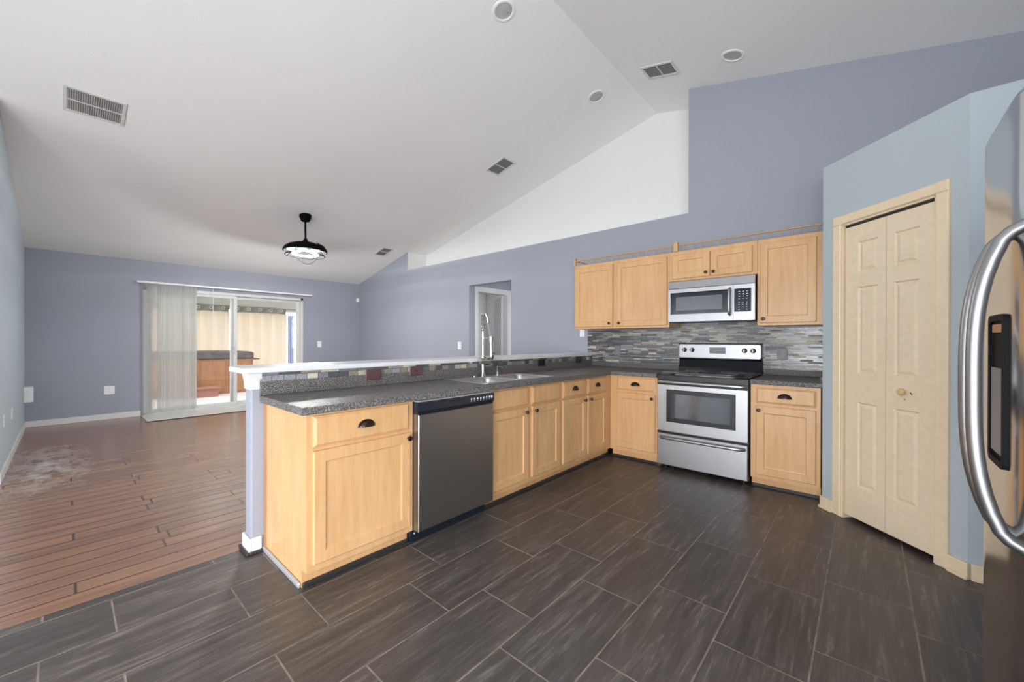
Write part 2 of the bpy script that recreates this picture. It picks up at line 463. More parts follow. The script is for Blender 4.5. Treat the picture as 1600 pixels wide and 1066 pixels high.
def obj(name, bm, mat, parent=None, smooth=False):
    bmesh.ops.recalc_face_normals(bm, faces=bm.faces[:])
    me = bpy.data.meshes.new(name); bm.to_mesh(me); bm.free()
    me.materials.append(MAT[mat] if isinstance(mat, str) else mat)
    if smooth:
        for p in me.polygons: p.use_smooth = True
        try: me.set_sharp_from_angle(angle=math.radians(40))
        except Exception: pass
    o = bpy.data.objects.new(name, me); COL.objects.link(o)
    if parent is not None: o.parent = parent
    return o


def tag(o, label, cat, group=None, kind=None):
    o['label'] = label; o['category'] = cat
    if group: o['group'] = group
    if kind: o['kind'] = kind
    return o


def thing(name, label, cat, loc=(0, 0, 0), rotz=0.0, group=None, kind=None):
    o = bpy.data.objects.new(name, None); COL.objects.link(o)
    o.empty_display_size = 0.05
    o.location = loc; o.rotation_euler = (0, 0, rotz)
    return tag(o, label, cat, group, kind)


def struct(name, bm, mat, label=None, cat=None, parent=None):
    o = obj(name, bm, mat, parent)
    o['kind'] = 'structure'
    if label: o['label'] = label
    if cat: o['category'] = cat
    return o


def rot_x(a): return Matrix.Rotation(a, 4, 'X')
def ceil_z(x): return HW + SL * (x - XW) if x <= XR else HR - SR * (x - XR)


# ------------------------------------------------------------------ setting: floors
struct('floor_kitchen', (lambda b: (box(b, -0.69, XE + T, YS - T, YW + T, -0.12, 0.0), box(b, XE + T, XF + T, YS - T, YF + T, -0.12, 0.0), b)[2])(bmesh.new()), 'tile', 'dark grey-brown wood-look tile floor of the kitchen', 'floor')
bm = bmesh.new()
box(bm, XW - T, -0.69, YL - T, YW + T, -0.12, 0.0)
box(bm, XD - T, -0.69, YS - T, YL - T, -0.12, 0.0)
box(bm, -5.3, -1.6, YW + T, 3.4, -0.12, 0.0)
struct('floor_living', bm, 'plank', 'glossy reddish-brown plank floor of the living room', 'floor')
pad = B(XW + 0.005, -5.905, -3.0, -0.42, 0.0, 0.012, 0.003)
struct('trim_slider_threshold', pad, 'pad', 'pale tiled strip on the floor in front of the sliding glass door', 'threshold')
struct('trim_threshold_edge', B(-5.905, -5.888, -3.02, -0.40, 0.0, 0.010, 0.002), 'rubber', 'thin dark edge of the pale strip before the sliding door', 'trim')

# ------------------------------------------------------------------ walls
LX0, LX1, LZ, LD = -4.685, 0.578, 2.585, 0.4443     # plant-ledge recess in the range wall
HX0, HX1, HZ = -2.903, -1.966, 2.122                # hall opening
bm = bmesh.new()
prism(bm, [(XW - T, 0), (LX0, 0), (LX0, ceil_z(LX0) + .05), (XW - T, ceil_z(XW - T) + .05)], YW, YW + T)
box(bm, LX0, HX0, YW, YW + T, 0, LZ); box(bm, HX0, HX1, YW, YW + T, HZ, LZ); box(bm, HX1, LX1, YW, YW + T, 0, LZ)
prism(bm, [(LX1, 0), (XE + T, 0), (XE + T, ceil_z(XE) + .05), (LX1, ceil_z(LX1) + .05)], YW, YW + T)
struct('wall_range', bm, 'wall', 'blue-grey wall behind the range with a white recessed ledge above', 'wall')
bm = bmesh.new()
yb = YW + LD
prism(bm, [(LX0 - .05, LZ - .03), (LX1 + .05, LZ - .03), (LX1 + .05, ceil_z(LX1 + .05) + .05), (XR, HR + .05), (LX0 - .05, ceil_z(LX0 - .05) + .05)], yb, yb + T)
prism(bm, [(LX0 + .001, LZ), (LX0 + .006, LZ), (LX0 + .006, ceil_z(LX0) + .05), (LX0 + .001, ceil_z(LX0) + .05)], YW + .001, yb)
prism(bm, [(LX0 - T, LZ), (LX0, LZ), (LX0, ceil_z(LX0) + .05), (LX0 - T, ceil_z(LX0 - T) + .05)], YW + T + .001, yb)
prism(bm, [(LX1, LZ), (LX1 + T, LZ), (LX1 + T, ceil_z(LX1 + T) + .05), (LX1, ceil_z(LX1) + .05)], YW + T, yb)
box(bm, LX0 - T, LX1 + T, YW + T, yb, LZ - .06, LZ)
struct('wall_ledge_recess', bm, 'recess', 'white recessed plant ledge above the blue-grey range wall', 'wall')
# living back wall with the slider opening
SY0, SY1, SZ = -2.975, -0.562, 2.062
bm = bmesh.new()
box(bm, XW - T, XW, YL - T, SY0, 0, HW); box(bm, XW - T, XW, SY1, YW, 0, HW); box(bm, XW - T, XW, SY0, SY1, SZ, HW)
struct('wall_back', bm, 'wall', 'blue-grey living room back wall around the sliding glass door', 'wall')
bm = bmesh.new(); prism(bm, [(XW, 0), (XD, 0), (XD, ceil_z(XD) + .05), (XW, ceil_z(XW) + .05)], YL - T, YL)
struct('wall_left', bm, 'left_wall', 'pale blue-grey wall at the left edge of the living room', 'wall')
bm = bmesh.new(); box(bm, XD - T, XD, YS, YL - T, 0, ceil_z(XD)); struct('wall_dining', bm, 'wall')
bm = bmesh.new(); box(bm, XE, XE + T, YF, YW, 0, ceil_z(XE) + .03)
prism(bm, [(XE + T, 0), (XF + T, 0), (XF + T, ceil_z(XF + T) + .03), (XE + T, ceil_z(XE + T) + .03)], YF, YF + T)
struct('wall_right', bm, 'wall')
bm = bmesh.new(); zt = ceil_z(XF + T) + .02
box(bm, XF, XF + T, WINR[1], YF, 0, zt); box(bm, XF, XF + T, YS, WINR[0], 0, zt); box(bm, XF, XF + T, WINR[0], WINR[1], 0, .12); box(bm, XF, XF + T, WINR[0], WINR[1], 2.02, zt)
struct('wall_breakfast', bm, 'wall')  # unseen wing wall, added to carry the right window light
bm = bmesh.new()
xs = [XD - T, WIN[0][0], WIN[0][1], WIN[1][0], WIN[1][1], XF + T]
for i in range(5):
    lo = 2.02 if i in (1, 3) else 0.0
    a, b = xs[i], xs[i + 1]
    if lo: box(bm, a, b, YS - T, YS, 0, 0.12)
    top = [(b, ceil_z(b) + .03)]
    if a < XR < b: top.append((XR, HR + .03))
    top.append((a, ceil_z(a) + .03))
    prism(bm, [(a, lo), (b, lo)] + top, YS - T, YS)
struct('wall_rear', bm, 'wall')
for n, (a, b) in enumerate(WIN):
    bm = bmesh.new()
    for x in (a, a + (b - a) / 2 - .03, b - .06): box(bm, x, x + .06, YS - .09, YS - .03, .12, 2.02)
    for z in (.12, 1.96): box(bm, a + .06, b - .06, YS - .09, YS - .03, z, z + .06)
    w = struct('window_%d' % (n + 1), bm, 'white')
    obj('pane', B(a + .06, b - .06, YS - .062, YS - .058, .18, 1.96), 'glass', w)

# ceiling with three can-light holes
CANS = [(-0.259, -1.370), (-0.270, 0.174), (1.099, 0.205)]
bm = bmesh.new()
y0, y1 = YS - T, yb + T
xs = [XW - T, XR, XF + T]
prism(bm, [(xs[0], ceil_z(xs[0])), (XR, HR), (xs[2], ceil_z(xs[2])), (xs[2], ceil_z(xs[2]) + .16), (XR, HR + .16), (xs[0], ceil_z(xs[0]) + .16)], y0, y1)
ceiling = struct('ceiling', bm, 'ceil', 'white vaulted ceiling rising to a ridge over the kitchen', 'ceiling')


def slope_frame(x, y, down=True):
    s = SL if x <= XR else -SR
    m = Matrix.Rotation(-math.atan(s), 4, 'Y')
    m.translation = Vector((x, y, ceil_z(x)))
    return m


cut = bmesh.new()
for x, y in CANS:
    lathe(cut, [(0.078, -0.05), (0.078, 0.12)], 32, slope_frame(x, y))
cutter = obj('can_cutter', cut, 'ceil')
md = ceiling.modifiers.new('b', 'BOOLEAN'); md.object = cutter; md.operation = 'DIFFERENCE'; md.solver = 'EXACT'
dg = bpy.context.evaluated_depsgraph_get()
me = bpy.data.meshes.new_from_object(ceiling.evaluated_get(dg))
ceiling.modifiers.clear(); ceiling.data = me
bpy.data.objects.remove(cutter)

# pantry: angled wall with a door opening, then a return wall
P0 = Vector((1.7672, -0.1110, 0)); P1 = Vector((2.3973, -0.7301, 0)); PZ = 2.4825
pd = (P1 - P0); PLEN = pd.length; pang = math.atan2(pd.y, pd.x)
D0, D1, DZ = 0.160, 0.742, 2.020      # door opening along the wall
bm = bmesh.new()
box(bm, 0, D0, 0, .10, 0, PZ); box(bm, D1, PLEN, 0, .10, 0, PZ); box(bm, D0, D1, 0, .10, DZ, PZ)
bmesh.ops.transform(bm, matrix=Matrix.Translation(P0) @ Matrix.Rotation(pang, 4, 'Z'), verts=bm.verts[:])
box(bm, P1.x, XE, P1.y, P1.y + .10, 0, PZ)
box(bm, P0.x, P0.x + .10, P0.y + .005, YW, 0, PZ)
prism(bm, [(P0.x, P0.y + .02), (P1.x, P1.y + .02), (XE, P1.y + .02), (XE, YW), (P0.x, YW)], PZ - .03, PZ - .001, 'z')
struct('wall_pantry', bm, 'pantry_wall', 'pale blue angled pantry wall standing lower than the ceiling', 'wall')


def pantry_part(name, bm, mat, parent=None, kind=True):
    o = obj(name, bm, mat, parent)
    if parent is None:
        o.location = P0; o.rotation_euler = (0, 0, pang)
        o['kind'] = 'structure'
    return o


bm = bmesh.new()
cw = 0.062
for x0 in (D0 - cw, D1):
    loops_xz(bm, x0, x0 + cw, 0, DZ, [(0, 0), (0, -.012), (.006, -.018), (.012, -.018)])
loops_xz(bm, D0 - cw, D1 + cw, DZ, DZ + cw, [(0, 0), (0, -.012), (.006, -.018), (.012, -.018)])
box(bm, D0 - .001, D0 + .012, -.004, .09, 0, DZ); box(bm, D1 - .012, D1 + .001, -.004, .09, 0, DZ); box(bm, D0, D1, -.004, .09, DZ - .012, DZ)
tag(pantry_part('trim_pantry_casing', bm, 'cream'), 'cream door casing around the pantry bifold door', 'trim')
bm = bmesh.new()
box(bm, -.004, D0 - cw, -.016, 0, 0, .085, .003); box(bm, D1 + cw, PLEN + .010, -.016, 0, 0, .085, .003)
box(bm, -.010, D0 - cw, -.026, -.016, 0, .018, .004); box(bm, D1 + cw, PLEN + .012, -.026, -.016, 0, .018, .004)
tag(pantry_part('baseboard_pantry', bm, 'cream'), 'cream baseboard along the angled pantry wall', 'baseboard')
struct('baseboard_pantry_return', B(P1.x + .01, XE, P1.y - .016, P1.y, 0, .085, .003), 'cream', 'cream baseboard running from the pantry corner to the refrigerator', 'baseboard')
# bifold door
door = thing('door_1', 'cream bifold pantry door with raised panels and a wooden knob', 'door', P0, pang, kind='structure')


def panel_leaf(x0, x1, z0, z1, panels, t=0.03, y=0.0):
    """flat leaf with raised panels (x0,x1,z0,z1)"""
    bm = bmesh.new()
    pxs = sorted({p[0] for p in panels} | {p[1] for p in panels}); xs = [x0] + pxs + [x1]
    pzs = sorted({p[2] for p in panels} | {p[3] for p in panels}); zs = [z0] + pzs + [z1]
    hole = lambda i, k: any(abs(xs[i] - p[0]) < 1e-6 and abs(zs[k] - p[2]) < 1e-6 for p in panels)
    for i in range(len(xs) - 1):
        for k in range(len(zs) - 1):
            if not hole(i, k):
                vs = [bm.verts.new(c) for c in ((xs[i], y, zs[k]), (xs[i + 1], y, zs[k]), (xs[i + 1], y, zs[k + 1]), (xs[i], y, zs[k + 1]))]
                bm.faces.new(vs)
    for p in panels:
        prev = None
        for ins, d in ((0, 0), (.007, .008), (.012, .008), (.030, .002)):
            cur = [bm.verts.new((p[0] + ins, y + d, p[2] + ins)), bm.verts.new((p[1] - ins, y + d, p[2] + ins)), bm.verts.new((p[1] - ins, y + d, p[3] - ins)), bm.verts.new((p[0] + ins, y + d, p[3] - ins))]
            if prev:
                for i in range(4):
                    j = (i + 1) % 4; bm.faces.new((prev[i], prev[j], cur[j], cur[i]))
            prev = cur
        bm.faces.new(prev)
    bmesh.ops.remove_doubles(bm, verts=bm.verts[:], dist=1e-5)
    edge = [e for e in bm.edges if len(e.link_faces) == 1]
    r = bmesh.ops.extrude_edge_only(bm, edges=edge)
    for v in r['geom']:
        if isinstance(v, bmesh.types.BMVert): v.co.y = y + t
    return bm


zr = [(.250, .809), (1.006, 1.577), (1.672, 1.877)]
lv1 = obj('door_leaf', panel_leaf(.176, .4525, .030, 1.990, [(.268, .400, a, b) for a, b in zr], y=.008), 'creamdoor', door)
lv2 = obj('door_leaf', panel_leaf(.4555, .728, .030, 1.990, [(.503, .643, a, b) for a, b in zr], y=.008), 'creamdoor', door)
kb = obj('knob', lathe(bmesh.new(), [(.0, 0), (.010, 0), (.010, .012), (.019, .016), (.021, .026), (.016, .033), (0, .035)], 20,
                       Matrix.Translation((.562, .009, .915)) @ rot_x(PI / 2)), 'knobwood', lv2, True)
bm = bmesh.new()
for x, z in ((.525, .918), (.60, .914), (.606, .905), (.565, .872)):
    lathe(bm, [(0, 0), (.004, 0), (.004, .0015), (0, .0015)], 10, Matrix.Translation((x, .0082, z)) @ rot_x(PI / 2))
obj('screw_hole', bm, 'rubber', lv2)
obj('track', B(D0 + .015, D1 - .015, .012, .04, 1.994, 2.006), 'dark', door)
struct('wall_pantry_inner', (lambda b: (bmesh.ops.transform(b, matrix=Matrix.Translation(P0) @ Matrix.Rotation(pang, 4, 'Z'), verts=b.verts[:]), b)[1])(B(D0 - .05, D1 + .05, .105, .12, 0, DZ + .05)), 'dark')  # near-black sheet standing in for the shade inside the pantry

# pony wall and bar
PX0, PX1, PYN = -0.7046, -0.5983, -3.1021
struct('wall_pony', B(PX0, PX1, PYN, YW, 0, 1.026, .010, 3), 'wall', 'half-height pony wall carrying the raised bar top', 'wall')
bm = bmesh.new()
def capring(o, z): return [(PX0 - o, PYN - o, z), (PX1 + o, PYN - o, z), (PX1 + o, PYN + .052, z), (PX0 - o, PYN + .052, z)]
loft(bm, [capring(.002, .932), capring(.004, .936), capring(.006, .975), capring(.011, 1.005), capring(.013, 1.0255)])
struct('trim_bar_capital', bm, 'white', 'white flared moulding under the bar top at the pony wall end', 'trim')
bm = bmesh.new()
box(bm, PX0 - .013, PX1 + .013, PYN - .013, PYN, 0, .092, .004); box(bm, PX1, PX1 + .013, PYN, PYN + .052, 0, .092, .003); box(bm, PX0 - .013, PX0, PYN, YW, 0, .092, .003)
struct('baseboard_pony', bm, 'white', 'white baseboard wrapping the end of the pony wall', 'baseboard')
bm = bmesh.new()
box(bm, PX0 - .028, PX1 + .028, PYN - .028, PYN - .013, 0, .020, .006); box(bm, PX1 + .013, PX1 + .028, PYN - .013, PYN + .055, 0, .020, .005); box(bm, PX0 - .028, PX0 - .013, PYN - .013, YW, 0, .02, .005)
struct('trim_pony_shoe', bm, 'rubber', 'dark shoe moulding at the foot of the pony wall', 'trim')
bm = bmesh.new()
pts = [(-.585, YW - .002), (-.935, YW - .002), (-.935, -3.075), (-.915, -3.128), (-.86, -3.146), (-.60, -3.146), (-.585, -3.131)]
def inset(o): 
    cx, cy = -.76, -1.25
    return [(x + (o if x < cx else -o), y + (o if y < cy else 0)) for x, y in pts]
loft(bm, [[(x, y, 1.0265) for x, y in inset(.003)], [(x, y, 1.030) for x, y in pts], [(x, y, 1.053) for x, y in pts], [(x, y, 1.057) for x, y in inset(.004)]])
bar = obj('bar_top', bm, 'bar'); tag(bar, 'long white raised bar top on the pony wall behind the sink counter', 'bar top')

# hall niche beyond the opening, its door and the room behind it
bm = bmesh.new()
HDY0, HDY1, HDZ = .835, 1.600, 2.055     # doorway in the x = HX0 wall
box(bm, HX0 - T, HX0, YW + T, HDY0, 0, 2.45); box(bm, HX0 - T, HX0, HDY1, 2.4, 0, 2.45); box(bm, HX0 - T, HX0, HDY0, HDY1, HDZ, 2.45)
box(bm, HX0, HX1 + .6, 2.3, 2.4, 0, 2.45); box(bm, HX1 + .5, HX1 + .6, YW + T, 1.1, 0, 2.45); box(bm, HX1 + .5, HX1 + .6, 2.0, 2.3, 0, 2.45); box(bm, HX1 + .5, HX1 + .6, 1.1, 2.0, 0, .95); box(bm, HX1 + .5, HX1 + .6, 1.1, 2.0, 1.95, 2.45)
struct('wall_hall', bm, 'wall', 'blue-grey hall wall seen through the opening', 'wall')
struct('ceiling_hall', B(-5.3, HX1 + .6, YW + T, 3.4, 2.45, 2.515), 'ceil')
bm = bmesh.new()
box(bm, -5.3, -5.2, YW + T, 3.4, 0, 2.45); box(bm, -5.2, -4.6, 3.3, 3.4, 0, 2.45); box(bm, -3.6, HX0 - T, 3.3, 3.4, 0, 2.45); box(bm, -4.6, -3.6, 3.3, 3.4, 0, .8); box(bm, -4.6, -3.6, 3.3, 3.4, 2.1, 2.45)
box(bm, HX0 - T, HX0 - T + .1, 2.4, 3.4, 0, 2.45)
struct('wall_bedroom', bm, 'ceil', 'pale grey wall of the room beyond the hall door', 'wall')
bm = bmesh.new()
for y0_, y1_ in ((HDY0 - .070, HDY0), (HDY1, HDY1 + .070)): box(bm, HX0, HX0 + .016, y0_, y1_, 0, HDZ, .004)
box(bm, HX0, HX0 + .016, HDY0 - .070, HDY1 + .070, HDZ, HDZ + .072, .004)
box(bm, HX0 - T, HX0, HDY0, HDY0 + .014, 0, HDZ); box(bm, HX0 - T, HX0, HDY1 - .014, HDY1, 0, HDZ); box(bm, HX0 - T, HX0, HDY0 + .014, HDY1 - .014, HDZ - .014, HDZ)
struct('trim_hall_casing', bm, 'white', 'white casing of the doorway inside the hall opening', 'trim')
hd = thing('door_2', 'open white panelled door standing in the room beyond the hall', 'door', (HX0 - T - .01, HDY1 - .02, 0), PI - .62, kind='structure')
pw = .76
hp = [(.10, .34, .22, .80), (.42, .66, .22, .80), (.10, .34, .98, 1.58), (.42, .66, .98, 1.58), (.10, .34, 1.68, 1.90), (.42, .66, 1.68, 1.90)]
bm = panel_leaf(0, pw, .012, 2.03, hp, t=.035, y=-.018)
bmesh.ops.scale(bm, vec=(1, -1, 1), verts=bm.verts[:])
lf = obj('door_leaf', bm, 'white', hd)
obj('knob', lathe(bmesh.new(), [(0, 0), (.022, 0), (.022, .006), (.01, .012), (.01, .035), (.024, .045), (.024, .06), (0, .066)], 16, Matrix.Translation((.70, .018, .95)) @ rot_x(-PI / 2)), 'rodgrey', lf, True)

# baseboards
struct('baseboard_back', (lambda b: (box(b, XW, XW + .014, YL, SY0 - .03, 0, .085, .004), box(b, XW, XW + .014, SY1 + .03, YW, 0, .085, .004), b)[2])(bmesh.new()), 'white', 'white baseboard along the living room back wall', 'baseboard')
struct('baseboard_left', B(XW + .014, XD, YL, YL + .014, 0, .085, .004), 'white', 'white baseboard along the left living room wall', 'baseboard')
struct('baseboard_range', (lambda b: (box(b, XW + .014, HX0, YW - .014, YW, 0, .085, .004), box(b, HX1, PX0 - .03, YW - .014, YW, 0, .085, .004), b)[2])(bmesh.new()), 'white', 'white baseboard along the far part of the range wall', 'baseboard')

# ------------------------------------------------------------------ sliding glass door
sl = thing('door_3', 'white framed sliding glass door to the covered patio', 'door', (XW, 0, 0), 0, kind='structure')
bm = bmesh.new()
f = .045
box(bm, -.11, .008, SY0, SY0 + f, .02, SZ); box(bm, -.11, .008, SY1 - f, SY1, .02, SZ); box(bm, -.11, .008, SY0, SY1, SZ - f, SZ); box(bm, -.11, .008, SY0, SY1, 0.0, .030)
obj('frame', bm, 'white', sl)


def sash(y0_, y1_, xo, st=.055):
    bm = bmesh.new()
    box(bm, xo, xo + .032, y0_, y0_ + st, .032, SZ - f - .002, .002); box(bm, xo, xo + .032, y1_ - st, y1_, .032, SZ - f - .002, .002)
    box(bm, xo, xo + .032, y0_ + st, y1_ - st, SZ - f - .05, SZ - f - .002); box(bm, xo, xo + .032, y0_ + st, y1_ - st, .032, .085)
    s_ = obj('sash', bm, 'white', sl)
    obj('pane', B(xo + .013, xo + .019, y0_ + st, y1_ - st, .085, SZ - f - .05), 'glass', s_)
    return s_


ym = -1.735
sash(SY0 + f, ym + .035, -.045); s2 = sash(ym - .060, SY1 - f, -.095)
obj('latch', B(.0, .02, ym - .03, ym - .005, .95, 1.10, .004), 'silver', sl)

# vertical blinds
bl = thing('vertical_blind', 'white sheer vertical blind drawn to the left of the sliding door', 'blind', (XW, 0, 0))
hr_ = obj('headrail', B(.030, .075, -3.055, -.405, 2.118, 2.148, .004), 'plastic', bl)
for y in (-2.95, -2.0, -1.1, -.5): obj('bracket', B(0, .034, y, y + .03, 2.125, 2.155), 'plastic', bl)
ys = [-2.955, -2.905, -2.870, -2.845] + [-2.80 + i * .034 for i in range(15)]
for i, y in enumerate(ys):
    a = math.radians(random.uniform(58, 76)) if i > 3 else math.radians(random.uniform(20, 40))
    w = .083
    bm = bmesh.new(); prev = None
    for k in range(7):
        t = -1 + 2 * k / 6
        q = Vector((t * w / 2, .006 * (1 - t * t), 0))
        px, py = q.x * math.cos(a) - q.y * math.sin(a), q.x * math.sin(a) + q.y * math.cos(a)
        cur = [bm.verts.new((.052 + py * .75, y + px, .04)), bm.verts.new((.052 + py * .75, y + px, 2.112))]
        if prev: bm.faces.new((prev[0], cur[0], cur[1], prev[1]))
        prev = cur
    r = bmesh.ops.solidify(bm, geom=bm.faces[:], thickness=.0012)
    obj('vane', bm, 'vane_sheer' if i < 4 else 'vane', bl, True)
obj('wand', tube(bmesh.new(), [(.085, -2.08, 2.12), (.085, -2.08, 1.28)], .0045, 8), 'plastic', bl)

# ------------------------------------------------------------------ covered patio beyond the slider
struct('floor_patio', B(-11.6, XW - T, -6.5, 1.6, -.12, -.03), 'patio', 'pale pinkish concrete floor of the covered patio', 'floor')
struct('ceiling_patio', B(-11.4, -8.7, -6.5, 1.6, 2.42, 2.5), 'lanai', 'white ceiling over the covered patio', 'ceiling')
struct('trim_patio_beam', B(-11.35, -11.2, -6.5, 1.6, 2.06, 2.42), 'lanai', 'white beam above the patio curtains', 'trim')
struct('wall_patio', (lambda b: (box(b, -11.4, XW - T, 1.5, 1.6, -.03, 2.42), b)[1])(bmesh.new()), 'lanai', 'pale side wall of the covered patio', 'wall')  # wall extended to block bright sky past the curtain end
struct('ground', B(-60, 40, -40, 40, -.32, -.13), 'lawn')

tub = thing('hot_tub', 'brown panelled hot tub with a dark grey cover on the covered patio', 'hot tub', (-9.9, -2.1, -.03))
hx, hy = .88, 1.33
bm = bmesh.new(); box(bm, -hx + .02, hx - .02, -hy + .02, hy - .02, 0, .80)
for s in (1, -1):
    n = 5
    for i in range(n):
        w = 2 * (hy - .02) / n; y = -hy + .02 + i * w
        box(bm, s * (hx - .02) - .012, s * (hx - .02) + .012, y + .035, y + w - .035, .05, .77, .004)
obj('cabinet', bm, 'tub', tub)
bm = bmesh.new()
loft(bm, [[(x, y, z) for x, y in rrect(-hx - o, hx + o, -hy - o, hy + o, .15)] for z, o in ((.80, -.02), (.82, .02), (.93, .02), (.955, -.01), (.965, -.05))])
box(bm, -hx - .02, hx + .02, -.012, .012, .955, .97)
obj('cover', bm, 'tublid', tub, True)
obj('skirt_shelf', B(-.3, hx + .05, hy - .02, hy + .10, .775, .80, .004), 'tublid', tub)
stp = obj('patio_step', (lambda b: (box(b, 0, .34, -.50, .50, .17, .205, .008), box(b, .03, .31, -.46, .46, 0, .17, .004), b)[2])(bmesh.new()), 'step')
stp.location = (-8.95, -2.02, -.03); tag(stp, 'low reddish brown step in front of the hot tub', 'step')
rod = obj('curtain_rod', tube(bmesh.new(), [(-11.08, -5.6, 2.14), (-11.08, .92, 2.14)], .014, 10), 'rodgrey', None, True)
tag(rod, 'long grey curtain rod over the cream patio curtains', 'rod')


def curtain(y0_, y1_, label, mat='curtain', x=-11.08, top=2.125, amp=.05, waves=6, bot=-.015, grom=True, group='cream patio curtains', cat='curtain'):
    c = thing('curtain', label, cat, (x, (y0_ + y1_) / 2, 0), group=group)
    bm = bmesh.new(); n = waves * 10; rows = [bot, .6, 1.4, top - .14, top]
    grid = []
    hw = (y1_ - y0_) / 2
    for zi, z in enumerate(rows):
        r = []
        for i in range(n + 1):
            t = i / n
            ph = t * waves * 2 * PI
            am = amp * (1.15 if z < .7 else 1.0)
            r.append(bm.verts.new((am * math.sin(ph + .25 * math.sin(z * 2 + t * 9)), -hw + 2 * hw * t + .012 * math.sin(ph * 2 + z), z)))
        grid.append(r)
    for a, b in zip(grid[:-2], grid[1:-1]):
        for i in range(n): bm.faces.new((a[i], a[i + 1], b[i + 1], b[i]))
    o = obj('panel', bm, mat, c, True)
    bm = bmesh.new(); gr = [[bm.verts.new(v) for v in ((amp * math.sin(i / n * waves * 2 * PI), -hw + 2 * hw * i / n, z) for i in range(n + 1))] for z in (top - .14, top)]
    for i in range(n): bm.faces.new((gr[0][i], gr[0][i + 1], gr[1][i + 1], gr[1][i]))
    if grom:
        obj('header', bm, 'olive', c, True)
        for k in range(waves):
            y = -hw + 2 * hw * (k + .5) / waves
            ring = [(amp * .2 + .02, y + .036 * math.cos(q * PI / 6), top - .045 + .036 * math.sin(q * PI / 6)) for q in range(12)]
            obj('grommet', tube(bmesh.new(), ring, .010, 6, closed=True), 'plastic', c, True)
    else: obj('header', bm, mat, c, True)
    return c


cl = ['wide cream grommet curtain hanging behind the hot tub left of the sliding door meeting stile', 'cream grommet curtain right of the meeting stile beside the pale blue one']
for (a, b), l in zip(((-5.4, -.80), (-.78, .64)), cl):
    curtain(a + .012, b - .012, l, waves=max(4, round((b - a) * 3.6)))
curtain(.67, .85, 'narrow pale blue curtain bunched at the right end of the patio rod', 'bluecloth', waves=3, amp=.035, top=1.95, grom=False, group=None)

# ------------------------------------------------------------------ cabinet kit
DOOR = [(0, 0), (0, -.0145), (.004, -.019), (.056, -.019), (.058, -.017), (.0605, -.0115), (.067, -.0105)]
SLAB = [(0, 0), (0, -.011), (.005, -.0135), (.013, -.0185), (.018, -.019)]


def cup_pull(parent, x, z, y=-.019):
    bm = bmesh.new(); a, d, h = .043, .024, .034
    for sc, fl in ((1.0, False), (.86, True)):
        prev = None
        for ti in range(7):
            t = PI / 2 * ti / 6; cur = []
            for ui in range(15):
                u = PI * ui / 14
                cur.append(bm.verts.new((x + sc * a * math.cos(u) * math.sin(t), y - sc * d * math.cos(t), z - .014 + sc * h * math.sin(u) * math.sin(t))))
            if prev:
                for i in range(14): bm.faces.new((prev[i], prev[i + 1], cur[i + 1], cur[i]))
            prev = cur
    rim = [(x + (a + .003) * math.cos(PI * i / 16), y - .0015, z - .014 + (h + .003) * math.sin(PI * i / 16)) for i in range(17)]
    tube(bm, rim, .0035, 6)
    return obj('cup_pull', bm, 'bronze', parent, True)


def knob(parent, x, z, y=-.019):
    return obj('knob', lathe(bmesh.new(), [(0, -.001), (.007, -.001), (.006, .010), (.013, .015), (.0155, .021), (.012, .027), (0, .029)], 16,
                             Matrix.Translation((x, y, z)) @ rot_x(PI / 2)), 'bronze', parent, True)


def fronts(c, items):
    for it in items:
        k, x0, x1, z0, z1 = it[:5]
        if k == 'door':
            d = obj('door', loops_xz(bmesh.new(), x0, x1, z0, z1, DOOR), 'maple', c); knob(d, it[5], it[6])
        elif k == 'drawer':
            d = obj('drawer', loops_xz(bmesh.new(), x0, x1, z0, z1, SLAB), 'maple', c); cup_pull(d, (x0 + x1) / 2, (z0 + z1) / 2)
        else:
            obj('false_front', loops_xz(bmesh.new(), x0, x1, z0, z1, SLAB), 'maple', c)


CZ = .8975; CB = CZ - .038; FZ = .088; CD = .596


def base_cabinet(label, loc, rotz, w, items, sink=False, x_lo=0.0, depth=CD, group=None):
    c = thing('base_cabinet', label, 'cabinet', loc, rotz, group)
    bm = bmesh.new()
    if sink:
        prism(bm, [(0, FZ), (.057, FZ), (.057, 0), (depth, 0), (depth, .60), (.05, .60), (.02, .70), (.02, CB - .001), (0, CB - .001)], x_lo, w, 'x')
    else:
        prism(bm, [(0, FZ), (.057, FZ), (.057, 0), (depth, 0), (depth, CB - .001), (0, CB - .001)], x_lo, w, 'x')
    obj('carcass', bm, 'maple', c)
    obj('shoe_molding', B(x_lo + .001, w - .001, .042, .056, 0, .026, .005), 'rubber', c)
    fronts(c, items)
    return c


YN = -3.0318
# near end cabinet
L0 = .6 - .6
cab = base_cabinet('maple base cabinet at the near end of the peninsula left of the dishwasher', (0, YN, 0), PI / 2, .598,
                   [('drawer', .028, .566, .695, .846), ('door', .028, .574, .125, .676, .556, .648)])
obj('end_molding', B(-.016, -.001, .060, CD, 0, .026, .006), 'silver', cab)['label'] = 'silver quarter round at the foot of the end panel'
obj('scribe_strip', B(-.006, -.0005, CD - .028, CD, 0, CB - .001), 'maple_edge', cab)
# sink base
base_cabinet('maple sink base cabinet with two false drawer fronts beside the dishwasher', (0, -1.798, 0), PI / 2, .890,
             [('false', .008, .428, .705, .846), ('false', .476, .862, .705, .846), ('door', .008, .428, .125, .690, .392, .655), ('door', .476, .862, .125, .690, .512, .655)], sink=True)
